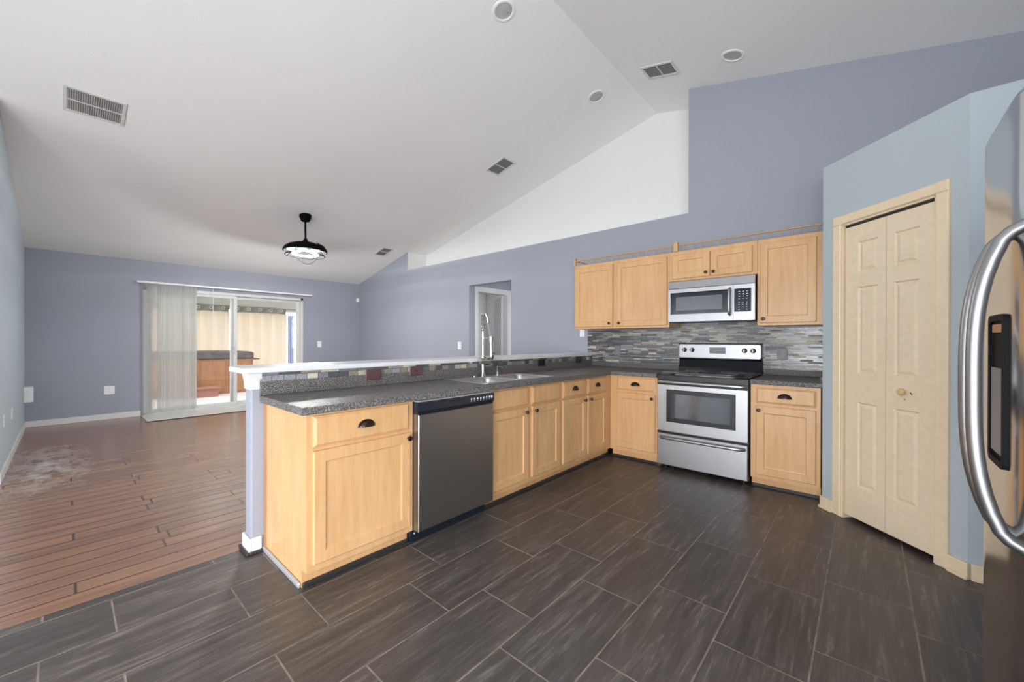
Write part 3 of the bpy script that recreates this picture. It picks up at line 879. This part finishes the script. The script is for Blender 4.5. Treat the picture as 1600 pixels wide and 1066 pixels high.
# inner corner
base_cabinet('maple base cabinet with two narrow drawers in the inner corner of the peninsula', (0, -.906, 0), PI / 2, .906 + .057,
             [('drawer', .020, .404, .705, .846), ('drawer', .436, .798, .705, .846), ('door', .020, .404, .125, .690, .368, .652), ('door', .436, .798, .125, .690, .472, .652)])
cabinet_l = base_cabinet('maple base cabinet with one drawer left of the range', (0, 0, 0), 0, .500,
                         [('drawer', .086, .486, .715, .838), ('door', .086, .486, .128, .690, .458, .652)], x_lo=.004)
base_cabinet('maple base cabinet with one drawer right of the range by the pantry', (1.288, 0, 0), 0, .462,
             [('drawer', .040, .434, .708, .834), ('door', .040, .434, .122, .684, .060, .650)])

# countertops
SX0, SX1, SY_0, SY_1 = -.545, -.055, -1.765, -.945      # sink cut-out
ct = bmesh.new()
cells(ct, [PX1 + .010, SX0, SX1, .028, .500], [YN - .030, SY_0, SY_1, -.028, YW - .011], CB, CZ,
      lambda i, j: (i == 3 and j == 3) or (i < 3 and not (i == 1 and j == 1)), .007)
counter = obj('countertop', ct, 'granite')
tag(counter, 'L-shaped dark speckled countertop holding the sink along the peninsula', 'countertop')
bm = bmesh.new(); box(bm, PX1 + .0095, PX1 + .022, YN - .030, YW - .024, CZ, .976, .003)
obj('backsplash_lip', bm, 'granite', counter)
obj('backsplash_lip', B(PX1 + .0095, .500, YW - .023, YW - .0105, CZ, .950, .003), 'granite', counter)
ct = bmesh.new(); box(ct, 1.286, P0.x - .004, -.028, YW - .011, CB, CZ, .007)
counter2 = obj('countertop', ct, 'granite'); tag(counter2, 'short dark speckled countertop between the range and the pantry', 'countertop')
obj('backsplash_lip', B(1.288, P0.x - .022, YW - .023, YW - .0105, CZ, .950, .003), 'granite', counter2)
obj('side_lip', B(P0.x - .021, P0.x - .003, -.010, YW - .022, CZ, .950, .003), 'granite', counter2)

# tile backsplash
bs = B(-.648, P0.x - .004, YW - .010, YW - .001, .952, 1.344)
box(bs, .512, 1.280, YW - .010, YW - .001, .90, .952); box(bs, .512, 1.276, YW - .010, YW - .001, 1.344, 1.42)
tag(obj('tile_backsplash', bs, 'mosaic_x'), 'grey and tan strip mosaic backsplash on the wall behind the range', 'backsplash')
tag(obj('tile_strip', B(PX1 + .001, PX1 + .009, YN - .028, YW - .022, .976, 1.026), 'mosaic_y'), 'narrow mosaic tile strip under the bar top above the sink counter', 'backsplash')

# ------------------------------------------------------------------ sink, faucet, soap dispenser
sk = thing('kitchen_sink', 'double bowl stainless steel drop-in sink in the peninsula counter', 'sink', (-.30, -1.355, CZ))
hx, hy = .262, .428
bm = bmesh.new()
ox, oy = hx, hy
bowls = [(-.150, .235, -.400, -.012), (-.150, .235, .012, .400)]
outer = rrect(-hx, hx, -hy, hy, .045)
z1 = .006
ov = [bm.verts.new((x, y, z1)) for x, y in outer]; es = [bm.edges.new((ov[i], ov[(i + 1) % len(ov)])) for i in range(len(ov))]
holes = []
for b in bowls:
    h = [bm.verts.new((x, y, z1)) for x, y in rrect(*b, .055)]; holes.append(h)
    es += [bm.edges.new((h[i], h[(i + 1) % len(h)])) for i in range(len(h))]
bmesh.ops.triangle_fill(bm, use_beauty=True, edges=es)
low = [bm.verts.new((x * 1.004, y * 1.004, .001)) for x, y in outer]
for i in range(len(ov)):
    j = (i + 1) % len(ov); bm.faces.new((ov[i], ov[j], low[j], low[i]))
for h, b in zip(holes, bowls):
    prev = h
    for z, ins, r in ((.0, .004, .055), (-.02, .008, .055), (-.155, .016, .055), (-.178, .040, .05), (-.182, .10, .04)):
        cur = [bm.verts.new((x, y, z)) for x, y in rrect(b[0] + ins, b[1] - ins, b[2] + ins, b[3] - ins, r)]
        for i in range(len(h)):
            j = (i + 1) % len(h); bm.faces.new((prev[i], cur[i], cur[j], prev[j]))
        prev = cur
    bm.faces.new(prev)
obj('basin', bm, 'sink', sk, True)
for b in bowls:
    obj('drain', lathe(bmesh.new(), [(0, -.180), (.042, -.180), (.042, -.177), (.03, -.176), (.028, -.179), (0, -.179)], 20, Matrix.Translation(((b[0] + b[1]) / 2, (b[2] + b[3]) / 2, 0))), 'chrome', sk, True)
obj('hole_cap', lathe(bmesh.new(), [(0, .006), (.020, .006), (.020, .010), (.012, .015), (0, .016)], 18, Matrix.Translation((-.225, -.09, 0))), 'chrome', sk, True)

fc = thing('kitchen_faucet', 'tall chrome spring faucet with a pull-down spray standing behind the sink', 'faucet', (-.525, -1.345, CZ + .0065))
obj('base', lathe(bmesh.new(), [(0, 0), (.026, 0), (.026, .006), (.019, .012), (.0175, .10), (0, .10)], 20), 'chrome', fc, True)
bm = bmesh.new()
lathe(bm, [(0, .10), (.022, .10), (.026, .106), (.026, .165), (.020, .172), (0, .172)], 20)
tube(bm, [(-.004, -.034, .134), (0, 0, .134), (.014, .072, .134), (.016, .078, .134)], [.030, .032, .032, .026], 16)
obj('mixer_body', bm, 'chrome', fc, True)
obj('lever_handle', tube(bmesh.new(), [(.016, .076, .134), (.02, .096, .142), (.024, .108, .176)], [.010, .008, .007], 8), 'bronze', fc, True)
obj('riser_pipe', tube(bmesh.new(), [(0, 0, .165), (0, 0, .395)], .0095, 12), 'chrome', fc, True)
bm = bmesh.new()
pts = []
for i in range(13 * 14 + 1):
    t = i / (13 * 14); a = 2 * PI * 13 * t
    pts.append((.0135 * math.cos(a), .0135 * math.sin(a), .39 + .145 * t))
tube(bm, pts, .0035, 5)
obj('spring_coil', bm, 'chrome', fc, True)
hose = [(0, 0, .39), (0, 0, .50), (.004, .002, .533), (.014, .008, .548), (.026, .014, .540), (.034, .020, .510), (.040, .030, .44), (.046, .042, .345), (.050, .052, .30)]
obj('hose', tube(bmesh.new(), hose, .0070, 8), 'grey', fc, True)
bm = bmesh.new(); lathe(bm, [(0, -.016), (.010, -.013), (.016, 0), (.010, .013), (0, .016)], 14, Matrix.Translation((.004, .002, .540)))
tube(bm, [(.022, .012, .545), (.034, .020, .512), (.037, .025, .47)], .011, 10)
obj('hose_collar', bm, 'chrome', fc, True)
bm = bmesh.new(); tube(bm, [(0, 0, .330), (.050, .052, .330)], .006, 8)
tube(bm, [(.050, .052, .345), (.050, .052, .300)], .019, 14); lathe(bm, [(0, .318), (.015, .318), (.015, .342), (0, .342)], 12)
obj('holder_arm', bm, 'chrome', fc, True)
obj('spray_head', tube(bmesh.new(), [(.050, .052, .300), (.050, .053, .26), (.050, .054, .215), (.050, .054, .175), (.050, .054, .165)], [.012, .012, .012, .017, .016], 14), 'chrome', fc, True)
obj('spout', tube(bmesh.new(), [(.0, 0, .082), (.018, .055, .084), (.024, .072, .083)], .011, 10), 'chrome', fc, True)
sd = thing('soap_dispenser', 'small chrome soap dispenser beside the tall faucet', 'soap dispenser', (-.520, -1.165, CZ + .0065))
obj('body', lathe(bmesh.new(), [(0, 0), (.020, 0), (.020, .005), (.0125, .009), (.0125, .062), (.015, .066), (.015, .074), (0, .076)], 16), 'chrome', sd, True)
obj('nozzle', tube(bmesh.new(), [(0, 0, .068), (.03, .01, .070), (.048, .016, .062)], .005, 8), 'chrome', sd, True)

# ------------------------------------------------------------------ dishwasher (faces +x)
dw = thing('dishwasher', 'dark stainless dishwasher with a black control strip in the peninsula', 'dishwasher', (0, -2.428, 0), PI / 2)
wd = .624
obj('tub', B(.006, wd - .008, .0, .56, .085, CB - .004), 'grey', dw)
bm = bmesh.new(); loops_xz(bm, 0, wd, .090, .778, [(0, .0), (0, -.050), (.004, -.055), (.008, -.055)])
dwd = obj('door', bm, 'steel_dark', dw)
bm = bmesh.new()
prism(bm, [(0, .852), (-.052, .852), (-.060, .845), (-.060, .800), (-.046, .779), (0, .779)], 0, wd, 'x')
cp = obj('control_panel', bm, 'navy', dw)
obj('top_edge', B(0, wd, -.050, .0, .8525, .8575), 'silver', dw)
bm = bmesh.new()
for i in range(7):
    x = .405 + i * .028
    box(bm, x, x + .012, -.0612, -.0598, .822, .834); box(bm, x + .002, x + .008, -.0612, -.0598, .812, .816)
lathe(bm, [(0, 0), (.010, 0), (.010, .002), (0, .002)], 14, Matrix.Translation((.600, -.0595, .826)) @ rot_x(PI / 2))
obj('button_marking', bm, 'lightmark', cp)
obj('toe_kick', B(.002, wd - .004, .030, .060, .0, .086, .003), 'navy', dw)
for x in (.03, wd - .03): obj('screw', lathe(bmesh.new(), [(0, 0), (.006, 0), (.004, .003), (0, .003)], 10, Matrix.Translation((x, .030, .05)) @ rot_x(PI / 2)), 'silver', dw)

# ------------------------------------------------------------------ range
rg = thing('range', 'stainless electric range with a black glass cooktop between the base cabinets', 'range', (.512, 0, 0))
rw = .764
obj('body', B(.002, rw - .002, .012, .62, .035, .890), 'black', rg)
bm = bmesh.new(); box(bm, .0, rw, -.030, .575, .890, .914, .006); box(bm, .030, rw - .030, .02, .53, .914, .916)
ck = obj('cooktop', bm, 'blackglass', rg)
bm = bmesh.new()
for x, y, r in ((.21, .14, .105), (.56, .14, .085), (.21, .40, .085), (.56, .40, .105)):
    obj('burner_ring', tube(bmesh.new(), [(x + r * math.cos(2 * PI * i / 40), y + r * math.sin(2 * PI * i / 40), .9162) for i in range(40)], .0012, 4, closed=True), 'grey', ck)
obj('vent_band', B(.004, rw - .004, -.022, .02, .803, .889), 'black', rg)
bm = bmesh.new(); loops_xz(bm, .004, rw - .004, .366, .800, [(0, .010), (0, -.030), (.004, -.034), (.086, -.034), (.087, -.031), (.0885, -.031)], cap=False)
# door frame: the window opening is not centred vertically, so the frame is built as four boxes
bm.free(); bm = bmesh.new()
wx0, wx1, wz0, wz1 = .088, .672, .455, .760
box(bm, .004, wx0, -.034, .010, .366, .800); box(bm, wx1, rw - .004, -.034, .010, .366, .800)
box(bm, wx0, wx1, -.034, .010, wz1, .800); box(bm, wx0, wx1, -.034, .010, .366, wz0)
od = obj('oven_door', bm, 'steel', rg)
obj('window_frame', loops_xz(bmesh.new(), wx0, wx1, wz0, wz1, [(0, .0), (0, -.0345), (.040, -.0345), (.041, -.033), (.05, -.033)], cap=False), 'black', od)
obj('oven_window', B(wx0 + .040, wx1 - .040, -.0335, -.022, wz0 + .040, wz1 - .040), 'ovenglass', od)


def bar_handle(x0, x1, z, out, r, parent, y0=-.034, name='handle', fl=1.35):
    pts = [(x0, y0, z), (x0 + .012, y0 - out * .55, z), (x0 + .045, y0 - out, z)]
    for i in range(1, 8): pts.append((x0 + .045 + (x1 - x0 - .09) * i / 8, y0 - out - .006 * math.sin(PI * i / 8), z))
    pts += [(x1 - .045, y0 - out, z), (x1 - .012, y0 - out * .55, z), (x1, y0, z)]
    return obj(name, tube(bmesh.new(), pts, r, 12, fl), 'steel_handle', parent, True)


bar_handle(.012, rw - .012, .828, .030, .011, od, y0=-.022)
bm = bmesh.new(); loops_xz(bm, .004, rw - .004, .045, .342, [(0, .010), (0, -.030), (.004, -.034), (.01, -.034)])
dr = obj('drawer', bm, 'steel', rg)
bar_handle(.030, rw - .022, .306, .032, .010, dr)
for x in (.05, rw - .05):
    obj('foot', lathe(bmesh.new(), [(0, 0), (.018, 0), (.018, .012), (.008, .014), (.008, .036), (0, .036)], 12, Matrix.Translation((x, .06, 0))), 'black', rg)
bm = bmesh.new(); prism(bm, [(.560, .914), (.625, .914), (.625, 1.190), (.575, 1.190), (.562, 1.180), (.556, 1.036), (.580, 1.020), (.566, .94)], -.002, rw + .002, 'x')
bg_ = obj('backguard', bm, 'blackglass', rg)
bm = bmesh.new(); ring = rrect(.006, rw - .006, 1.040, 1.182, .018)
loft(bm, [[(x, .562, z) for x, z in ring], [(x, .546, z) for x, z in ring], [(x + (.004 if x < rw / 2 else -.004), .543, z + (.004 if z < 1.11 else -.004)) for x, z in ring]])
pn = obj('control_panel', bm, 'steel', rg)
for x in (.063, .139, .620, .692):
    kk = obj('knob', lathe(bmesh.new(), [(0, 0), (.024, 0), (.023, .012), (.017, .016), (.015, .030), (0, .032)], 20, Matrix.Translation((x, .5435, 1.121)) @ rot_x(PI / 2)), 'black', pn, True)
    obj('grip', B(x - .003, x + .003, .506, .513, 1.104, 1.138), 'silver', kk)
dsp = obj('display', B(.306, .454, .5395, .5435, 1.088, 1.150, .003), 'grey', pn)
bm = bmesh.new()
for i in range(6):
    for j in range(2): box(bm, .318 + i * .021, .331 + i * .021, .5383, .5397, 1.098 + j * .026, 1.112 + j * .026)
obj('button', bm, 'ventdark', dsp)

# ------------------------------------------------------------------ upper cabinets
UY, UZ0, UZ1 = .2816, 1.352, 2.108


def wall_cabinet(label, x0, x1, z0, z1, items):
    c = thing('wall_cabinet', label, 'cabinet', (x0, UY, z0))
    obj('carcass', B(0, x1 - x0, 0, YW - UY - .0105, 0, z1 - z0), 'maple', c)
    for a, b, kx in items:
        d = obj('door', loops_xz(bmesh.new(), a - x0, b - x0, .022, z1 - z0 - .036, DOOR), 'maple', c)
        knob(d, kx - x0, .058)
    return c


wall_cabinet('maple wall cabinet with two doors left of the microwave', -.618, .508, UZ0, UZ1, [(-.606, -.112, -.148), (-.066, .490, -.030)])
wall_cabinet('short maple wall cabinet with two doors above the microwave', .510, 1.282, 1.812, UZ1, [(.545, .893, .862), (.900, 1.246, .930)])
wall_cabinet('maple wall cabinet with one door right of the microwave by the pantry', 1.284, 1.742, UZ0, UZ1, [(1.306, 1.702, 1.332)])
gr = thing('gallery_rail', 'small wooden gallery rail with spindles along the top of the wall cabinets', 'rail', (0, UY - .008, UZ1))
bm = bmesh.new(); box(bm, -.600, .560, -.006, .008, .052, .064, .002); box(bm, .598, 1.742, -.006, .008, .052, .064, .002); box(bm, -.606, -.594, .012, .345, .052, .064, .002)
obj('top_rail', bm, 'spindle', gr)
for x, w, h in ((-.606, .020, .095), (.577, .040, .100)):
    bm = bmesh.new(); box(bm, x - w / 2, x + w / 2, -.014, .022, 0, h - .016, .003); box(bm, x - w / 2 - .004, x + w / 2 + .004, -.018, .026, h - .016, h - .010, .002)
    lathe(bm, [(0, 0), (w * .35, 0), (w * .4, .006), (0, .014)], 10, Matrix.Translation((x, .004, h - .011)))
    obj('post', bm, 'maple', gr)
k = -.53
sx = []
while k < .54: sx.append(k); k += .0805
k = .655
while k < 1.72: sx.append(k); k += .0805
for x in sx: obj('spindle', lathe(bmesh.new(), [(0, 0), (.004, 0), (.006, .012), (.0035, .024), (.0055, .036), (.0035, .053), (0, .053)], 8, Matrix.Translation((x, 0, 0))), 'spindle', gr, True)
for y in (.09, .17, .25): obj('spindle', lathe(bmesh.new(), [(0, 0), (.004, 0), (.006, .012), (.0035, .024), (.0055, .036), (.0035, .053), (0, .053)], 8, Matrix.Translation((-.600, y, 0))), 'spindle', gr, True)

# ------------------------------------------------------------------ microwave
mw = thing('microwave', 'stainless over-the-range microwave under the short wall cabinet', 'microwave', (.516, .240, 1.400))
mwid, mh = .757, .406
obj('body', B(.003, mwid - .003, .03, YW - .240 - .012, 0, mh), 'black', mw)
bm = bmesh.new(); prism(bm, [(.03, .330), (-.004, .330), (-.006, .336), (.006, .402), (.03, .406)], 0, mwid, 'x')
obj('vent_hood', bm, 'steel', mw)
bm = bmesh.new()
dx1 = .585
wx0, wx1, wz0, wz1 = .022, .560, .076, .290
box(bm, 0, wx0, -.004, .029, .004, .326); box(bm, wx1, dx1, -.004, .029, .004, .326); box(bm, wx0, wx1, -.004, .029, .004, wz0); box(bm, wx0, wx1, -.004, .029, wz1, .326)
md_ = obj('door', bm, 'steel', mw)
ww = obj('window_frame', loops_xz(bmesh.new(), wx0, wx1, wz0, wz1, [(0, .02), (0, -.0045), (.012, -.0055), (.02, -.0055)]), 'navy', md_)
obj('window', B(.076, .494, -.0072, -.0052, .112, .246), 'mwglass', ww)
obj('logo', B(.26, .33, -.0052, -.0038, .040, .046), 'silver', md_)
pts = [(.560, -.004, .292), (.560, -.030, .288)] + [(.560, -.036 - .010 * math.sin(PI * i / 8), .280 - .212 * i / 8) for i in range(9)] + [(.560, -.030, .060), (.560, -.004, .056)]
obj('handle', tube(bmesh.new(), pts, .0125, 12), 'steel_handle', md_, True)
bm = bmesh.new(); box(bm, dx1 + .002, mwid, -.004, .029, .004, .326)
ps = obj('control_side', bm, 'steel', mw)
kp = obj('keypad', B(.594, .728, -.0065, -.0042, .080, .288, .001), 'navy', ps)
bm = bmesh.new()
for j in range(8):
    for i in range(3):
        if j == 0 and i == 1: continue
        x, z = .628 + i * .031, .096 + j * .0215 + (.012 if j > 3 else 0)
        box(bm, x, x + .009 + (.004 if j > 4 else 0), -.0074, -.0064, z, z + .006)
obj('button', bm, 'lightmark', kp)
obj('button', B(.660, .670, -.0074, -.0064, .228, .2335), 'redmark', kp)

# ------------------------------------------------------------------ refrigerator (front faces -x)
FX = 2.2588
fr = thing('refrigerator', 'stainless side-by-side refrigerator at the right edge of the kitchen', 'refrigerator', (FX, -2.447, 0))
obj('body', B(.075, .775, -.445, .445, .02, 1.775, .006), 'grey', fr)
obj('base_grille', B(.055, .075, -.44, .44, .0, .095), 'black', fr)


def fdoor(y0_, y1_, name):
    bm = bmesh.new(); w = y1_ - y0_; prof = []
    n = 24
    for i in range(n + 1):
        t = -1 + 2 * i / n
        prof.append((.0015 + .010 * abs(t) ** 8, y0_ + w * i / n))
    def ring(z, o): return [(.070, y0_ + o), ] + [(x + o, min(max(y, y0_ + o), y1_ - o)) for x, y in prof] + [(.070, y1_ - o)]
    loft(bm, [[(x, y, z) for x, y in ring(z, o)] for z, o in ((.105, .006), (.111, 0), (1.775, 0), (1.786, .003), (1.793, .012))])
    return obj(name, bm, 'steel_fridge', fr, True)


fz = fdoor(.0590, .449, 'freezer_door'); rd = fdoor(-.447, .0530, 'refrigerator_door')
obj('door_gasket', B(.020, .066, .0532, .0588, .11, 1.78), 'silver', fr)
for parent, y in ((fz, .103), (rd, .010)):
    pts = [(.006, y, .770), (-.018, y, .785)]
    for i in range(0, 17):
        t = i / 16; e = 1 - abs(2 * t - 1) ** 3.2
        pts.append((-.030 - .040 * e, y, .800 + .640 * t))
    pts += [(-.018, y, 1.455), (.006, y, 1.470)]
    obj('handle', tube(bmesh.new(), pts, .0135, 14, 1.0), 'steel_handle', parent, True)
d0, d1, dz0, dz1 = .145, .305, .905, 1.285
bm = bmesh.new()
ringo = rrect(d0, d1, dz0, dz1, .02); ringi = rrect(d0 + .016, d1 - .016, dz0 + .016, dz1 - .016, .014)
loft(bm, [[(.004, y, z) for y, z in ringo], [(-.006, y, z) for y, z in ringo], [(-.006, y, z) for y, z in ringi], [(.0008, y, z) for y, z in ringi]])
dsr = obj('dispenser', bm, 'matteblack', fz)
obj('dispenser_panel', B(-.0035, .0007, d0 + .024, d1 - .024, dz0 + .03, dz0 + .245), 'grey', dsr)
obj('dispenser_light', B(-.0030, .0007, d0 + .03, d1 - .03, dz1 - .045, dz1 - .024), 'orange', dsr)  # orange reflection painted as a thin bar, not a lamp

# ------------------------------------------------------------------ outlets, switches and small wall things


def plate(name, label, cat, loc, rotz, mat, w=.072, h=.115, kind='outlet', mat2=None, group=None):
    """wall plate whose back lies on y=0 and that faces -y before rotation"""
    t = thing(name, label, cat, loc, rotz, group)
    obj('cover_plate', loops_xz(bmesh.new(), -w / 2, w / 2, -h / 2, h / 2, [(0, 0), (0, -.003), (.004, -.0065), (.008, -.0065)]), mat, t)
    m2 = mat2 or mat
    if kind == 'outlet':
        horiz = w > h
        for s in (-1, 1):
            cx, cz = (s * .021, 0) if horiz else (0, s * .021)
            r = rrect(cx - .015, cx + .015, cz - .0135, cz + .0135, .008)
            o = obj('socket', loft(bmesh.new(), [[(x, -.006, z) for x, z in r], [(x, -.0085, z) for x, z in r]]), m2, t)
            bm = bmesh.new()
            if horiz:
                for dz in (-.006, .006): box(bm, cx - .006, cx + .002, -.0092, -.0084, cz + dz - .001, cz + dz + .001)
            else:
                for dx in (-.006, .006): box(bm, cx + dx - .001, cx + dx + .001, -.0092, -.0084, cz - .002, cz + .006)
            obj('slot', bm, 'black', o)
    elif kind == 'switch':
        horiz = w > h
        if horiz: obj('toggle', B(-.012, .004, -.016, -.006, -.004, .004, .002), m2, t)
        else: obj('rocker', B(-.016, .016, -.011, -.006, -.033, .033, .002), m2, t)
    return t


lipx = PX1 + .022
plate('power_outlet', 'brown outlet plate on the counter lip above the near base cabinet', 'outlet', (lipx, -2.365, .972), PI / 2, 'mauve', .118, .074, 'outlet')
plate('light_switch', 'brown switch plate on the counter lip above the dishwasher', 'switch', (lipx, -2.010, .982), PI / 2, 'mauve', .118, .074, 'switch', 'bronze')
plate('power_outlet', 'black outlet under the bar top nearer the sink', 'outlet', (lipx, -.430, .980), PI / 2, 'black', .118, .074, 'outlet')
plate('power_outlet', 'black outlet under the bar top nearest the corner of the backsplash', 'outlet', (lipx, .300, .985), PI / 2, 'black', .118, .074, 'outlet')
plate('power_outlet', 'grey outlet on the mosaic backsplash left of the range', 'outlet', (-.235, YW - .010, 1.095), 0, 'greyplate', .078, .125, 'outlet', 'grey')
plate('power_outlet', 'grey outlet on the mosaic backsplash right of the range', 'outlet', (1.425, YW - .010, 1.096), 0, 'greyplate', .078, .115, 'outlet', 'grey')
plate('light_switch', 'white light switch beside the left edge of the mosaic backsplash', 'switch', (-.735, YW, 1.320), 0, 'plastic', .072, .115, 'switch')
plate('light_switch', 'white light switch on the wall left of the hall opening', 'switch', (-3.140, YW, 1.127), 0, 'plastic', .085, .130, 'switch')
plate('light_switch', 'white light switch on the back wall right of the sliding door', 'switch', (XW, -.233, 1.125), PI / 2, 'plastic', .085, .125, 'switch')
plate('power_outlet', 'white outlet low on the back wall left of the sliding door', 'outlet', (XW, -3.355, .441), PI / 2, 'plastic', .115, .125, 'outlet')
plate('power_outlet', 'white outlet on the left wall farther from the picture edge', 'outlet', (-4.634, YL, .447), PI, 'plastic', kind='outlet')
plate('power_outlet', 'white outlet on the left wall nearest the picture edge', 'outlet', (-3.802, YL, .480), PI, 'plastic', kind='outlet')
bx = obj('wall_box', B(-6.50, -6.34, YL, YL + .085, .37, .575, .008), 'plastic'); tag(bx, 'small white box on the left wall near the far corner', 'box')
ms = obj('motion_sensor', B(XW, XW + .05, YW - .065, YW - .012, 2.07, 2.155, .008), 'plastic'); tag(ms, 'small white motion sensor high in the far corner by the range wall', 'sensor')

# ------------------------------------------------------------------ ceiling fixtures


def can_light(x, y, label):
    t = thing('recessed_light', label, 'ceiling light', group='recessed ceiling lights')
    t.matrix_world = slope_frame(x, y)
    obj('trim_ring', lathe(bmesh.new(), [(.074, .0), (.098, .0), (.098, -.004), (.090, -.008), (.076, -.006), (.074, .0)], 36), 'ceil', t, True)
    bm = bmesh.new(); rings = []
    for r, z in ((.076, -.006), (.060, .075)):
        rings.append([bm.verts.new((r * math.cos(2 * PI * i / 36), r * math.sin(2 * PI * i / 36), z)) for i in range(36)])
    for i in range(36):
        j = (i + 1) % 36; bm.faces.new((rings[0][i], rings[0][j], rings[1][j], rings[1][i]))
    obj('baffle', bm, 'ceil', t, True)
    obj('lens', lathe(bmesh.new(), [(0, .060), (.052, .062), (.060, .070), (.060, .085), (0, .085)], 36), 'baffle', t, True)
    bm = bmesh.new(); tube(bm, [(.0585 * math.cos(2 * PI * i / 36), .0585 * math.sin(2 * PI * i / 36), .066) for i in range(36)], .004, 6, closed=True)
    obj('lens_rim', bm, 'ventdark', t, True)


can_light(*CANS[0], 'round recessed light nearest the top edge of the picture')
can_light(*CANS[1], 'round recessed light on the left slope beside the ridge')
can_light(*CANS[2], 'round recessed light on the right slope above the blue-grey wall')


def vent(x, y, w, h, label, bars=10, split=True, name='ceiling_vent', along_y=True):
    """louvred register: long side w along local y (or x), short side h"""
    t = thing(name, label, 'vent', group='ceiling vents')
    t.matrix_world = slope_frame(x, y)
    lx, ly = (h, w) if along_y else (w, h)
    bm = bmesh.new(); b_ = .024
    box(bm, -lx / 2, -lx / 2 + b_, -ly / 2, ly / 2, -.010, 0, .003); box(bm, lx / 2 - b_, lx / 2, -ly / 2, ly / 2, -.010, 0, .003)
    box(bm, -lx / 2 + b_, lx / 2 - b_, -ly / 2, -ly / 2 + b_, -.010, 0, .003); box(bm, -lx / 2 + b_, lx / 2 - b_, ly / 2 - b_, ly / 2, -.010, 0, .003)
    if split:
        if along_y: box(bm, -.004, .004, -ly / 2 + b_, ly / 2 - b_, -.009, -.001)
        else: box(bm, -.005, .005, -ly / 2 + b_, ly / 2 - b_, -.009, -.001)
    obj('frame', bm, 'white', t)
    obj('duct', B(-lx / 2 + b_, lx / 2 - b_, -ly / 2 + b_, ly / 2 - b_, -.0012, -.0002), 'ventdark', t)
    bm = bmesh.new()
    n = bars
    for i in range(n):
        if along_y:
            p = -ly / 2 + b_ + (ly - 2 * b_) * (i + .5) / n
            prism(bm, [(p - .0045, -.0075), (p + .001, -.0025), (p + .003, -.0025), (p - .0025, -.0075)], -lx / 2 + b_, lx / 2 - b_, 'x')
        else:
            p = -ly / 2 + b_ + (ly - 2 * b_) * (i + .5) / n
            prism(bm, [(p - .0045, -.0075), (p + .001, -.0025), (p + .003, -.0025), (p - .0025, -.0075)], -lx / 2 + b_, lx / 2 - b_, 'x')
    obj('slat', bm, 'white', t)


vent(-3.127, -3.624, .385, .345, 'large white return vent at the upper left of the ceiling', 24)
vent(-1.760, .184, .355, .255, 'white ceiling vent on the slope in the middle of the picture', 8, True, along_y=False)
vent(-4.845, .222, .36, .22, 'small white ceiling vent far down the slope beside the fan', 8, True, along_y=False)
vent(.445, .184, .33, .235, 'white ceiling vent on the right slope next to the ridge', 8, True, along_y=False)

# ------------------------------------------------------------------ caged ceiling fan
fx, fy = -4.18, -1.447
fan = thing('ceiling_fan', 'black ceiling fan with folded smoked blades and a dangling wire loop', 'ceiling fan', (fx, fy, ceil_z(fx)))
obj('canopy', lathe(bmesh.new(), [(0, .02), (.082, .02), (.080, -.03), (.055, -.085), (.020, -.095), (0, -.095)], 28), 'fanblack', fan, True)
obj('downrod', tube(bmesh.new(), [(0, 0, -.09), (.012, 0, -.36)], .013, 12), 'fanblack', fan, True)
obj('hub', lathe(bmesh.new(), [(0, -.34), (.022, -.34), (.030, -.37), (.075, -.40), (.15, -.412), (.225, -.440), (.280, -.485), (.292, -.500), (.292, -.520), (.284, -.520), (.270, -.470), (.15, -.440), (0, -.440)], 28, Matrix.Translation((.012, 0, 0))), 'fanblack', fan, True)
for i in range(4):
    bm = bmesh.new(); a0 = i * PI / 2 + .35; n = 22; prev = None
    for k in range(n + 1):
        t = k / n; a = a0 + t * 2.25
        wdt = .105 * math.sin(PI * min(1, .12 + t * .86)) ** .6
        ro = .272 - .02 * t; ri = ro - wdt
        z = -.418 - i * .014 - .050 * t
        cur = [bm.verts.new((ro * math.cos(a), ro * math.sin(a), z - .022)), bm.verts.new((ri * math.cos(a), ri * math.sin(a), z + .012)),
               bm.verts.new((ri * math.cos(a), ri * math.sin(a), z + .006)), bm.verts.new((ro * math.cos(a), ro * math.sin(a), z - .030))]
        if prev:
            for q in range(4): bm.faces.new((prev[q], prev[(q + 1) % 4], cur[(q + 1) % 4], cur[q]))
        else: bm.faces.new(cur)
        prev = cur
    bm.faces.new(prev[::-1]); obj('blade', bm, 'fanblade', fan, True)
def circ(r, z, n=40, ph=0): return [(r * math.cos(2 * PI * i / n + ph), r * math.sin(2 * PI * i / n + ph), z) for i in range(n)]
obj('cage_ring', tube(bmesh.new(), circ(.285, -.525), .013, 8, .8, closed=True), 'fanring', fan, True)
obj('cage_ring', tube(bmesh.new(), circ(.262, -.590), .007, 6, closed=True), 'fanblack', fan, True)
obj('light_ring', tube(bmesh.new(), circ(.165, -.566), .011, 10, closed=True), 'fanlight', fan, True)  # ring glow added to brighten the living room
for i in range(4):
    a = i * PI / 2 + .5
    obj('cage_bar', tube(bmesh.new(), [(.13 * math.cos(a), .13 * math.sin(a), -.50), (.22 * math.cos(a + .15), .22 * math.sin(a + .15), -.53), (.265 * math.cos(a + .25), .265 * math.sin(a + .25), -.588)], .007, 6), 'fanblack', fan, True)
lp = [(-.10 + .0, -.08, -.592)] + [(-.10 + .235 * t * .70, -.08 + .235 * t, -.592 - .115 * math.sin(PI * t) ** .8) for t in [i / 14 for i in range(1, 14)]] + [(.065, .155, -.592)]
obj('wire_loop', tube(bmesh.new(), lp, .005, 6), 'fanblack', fan, True)
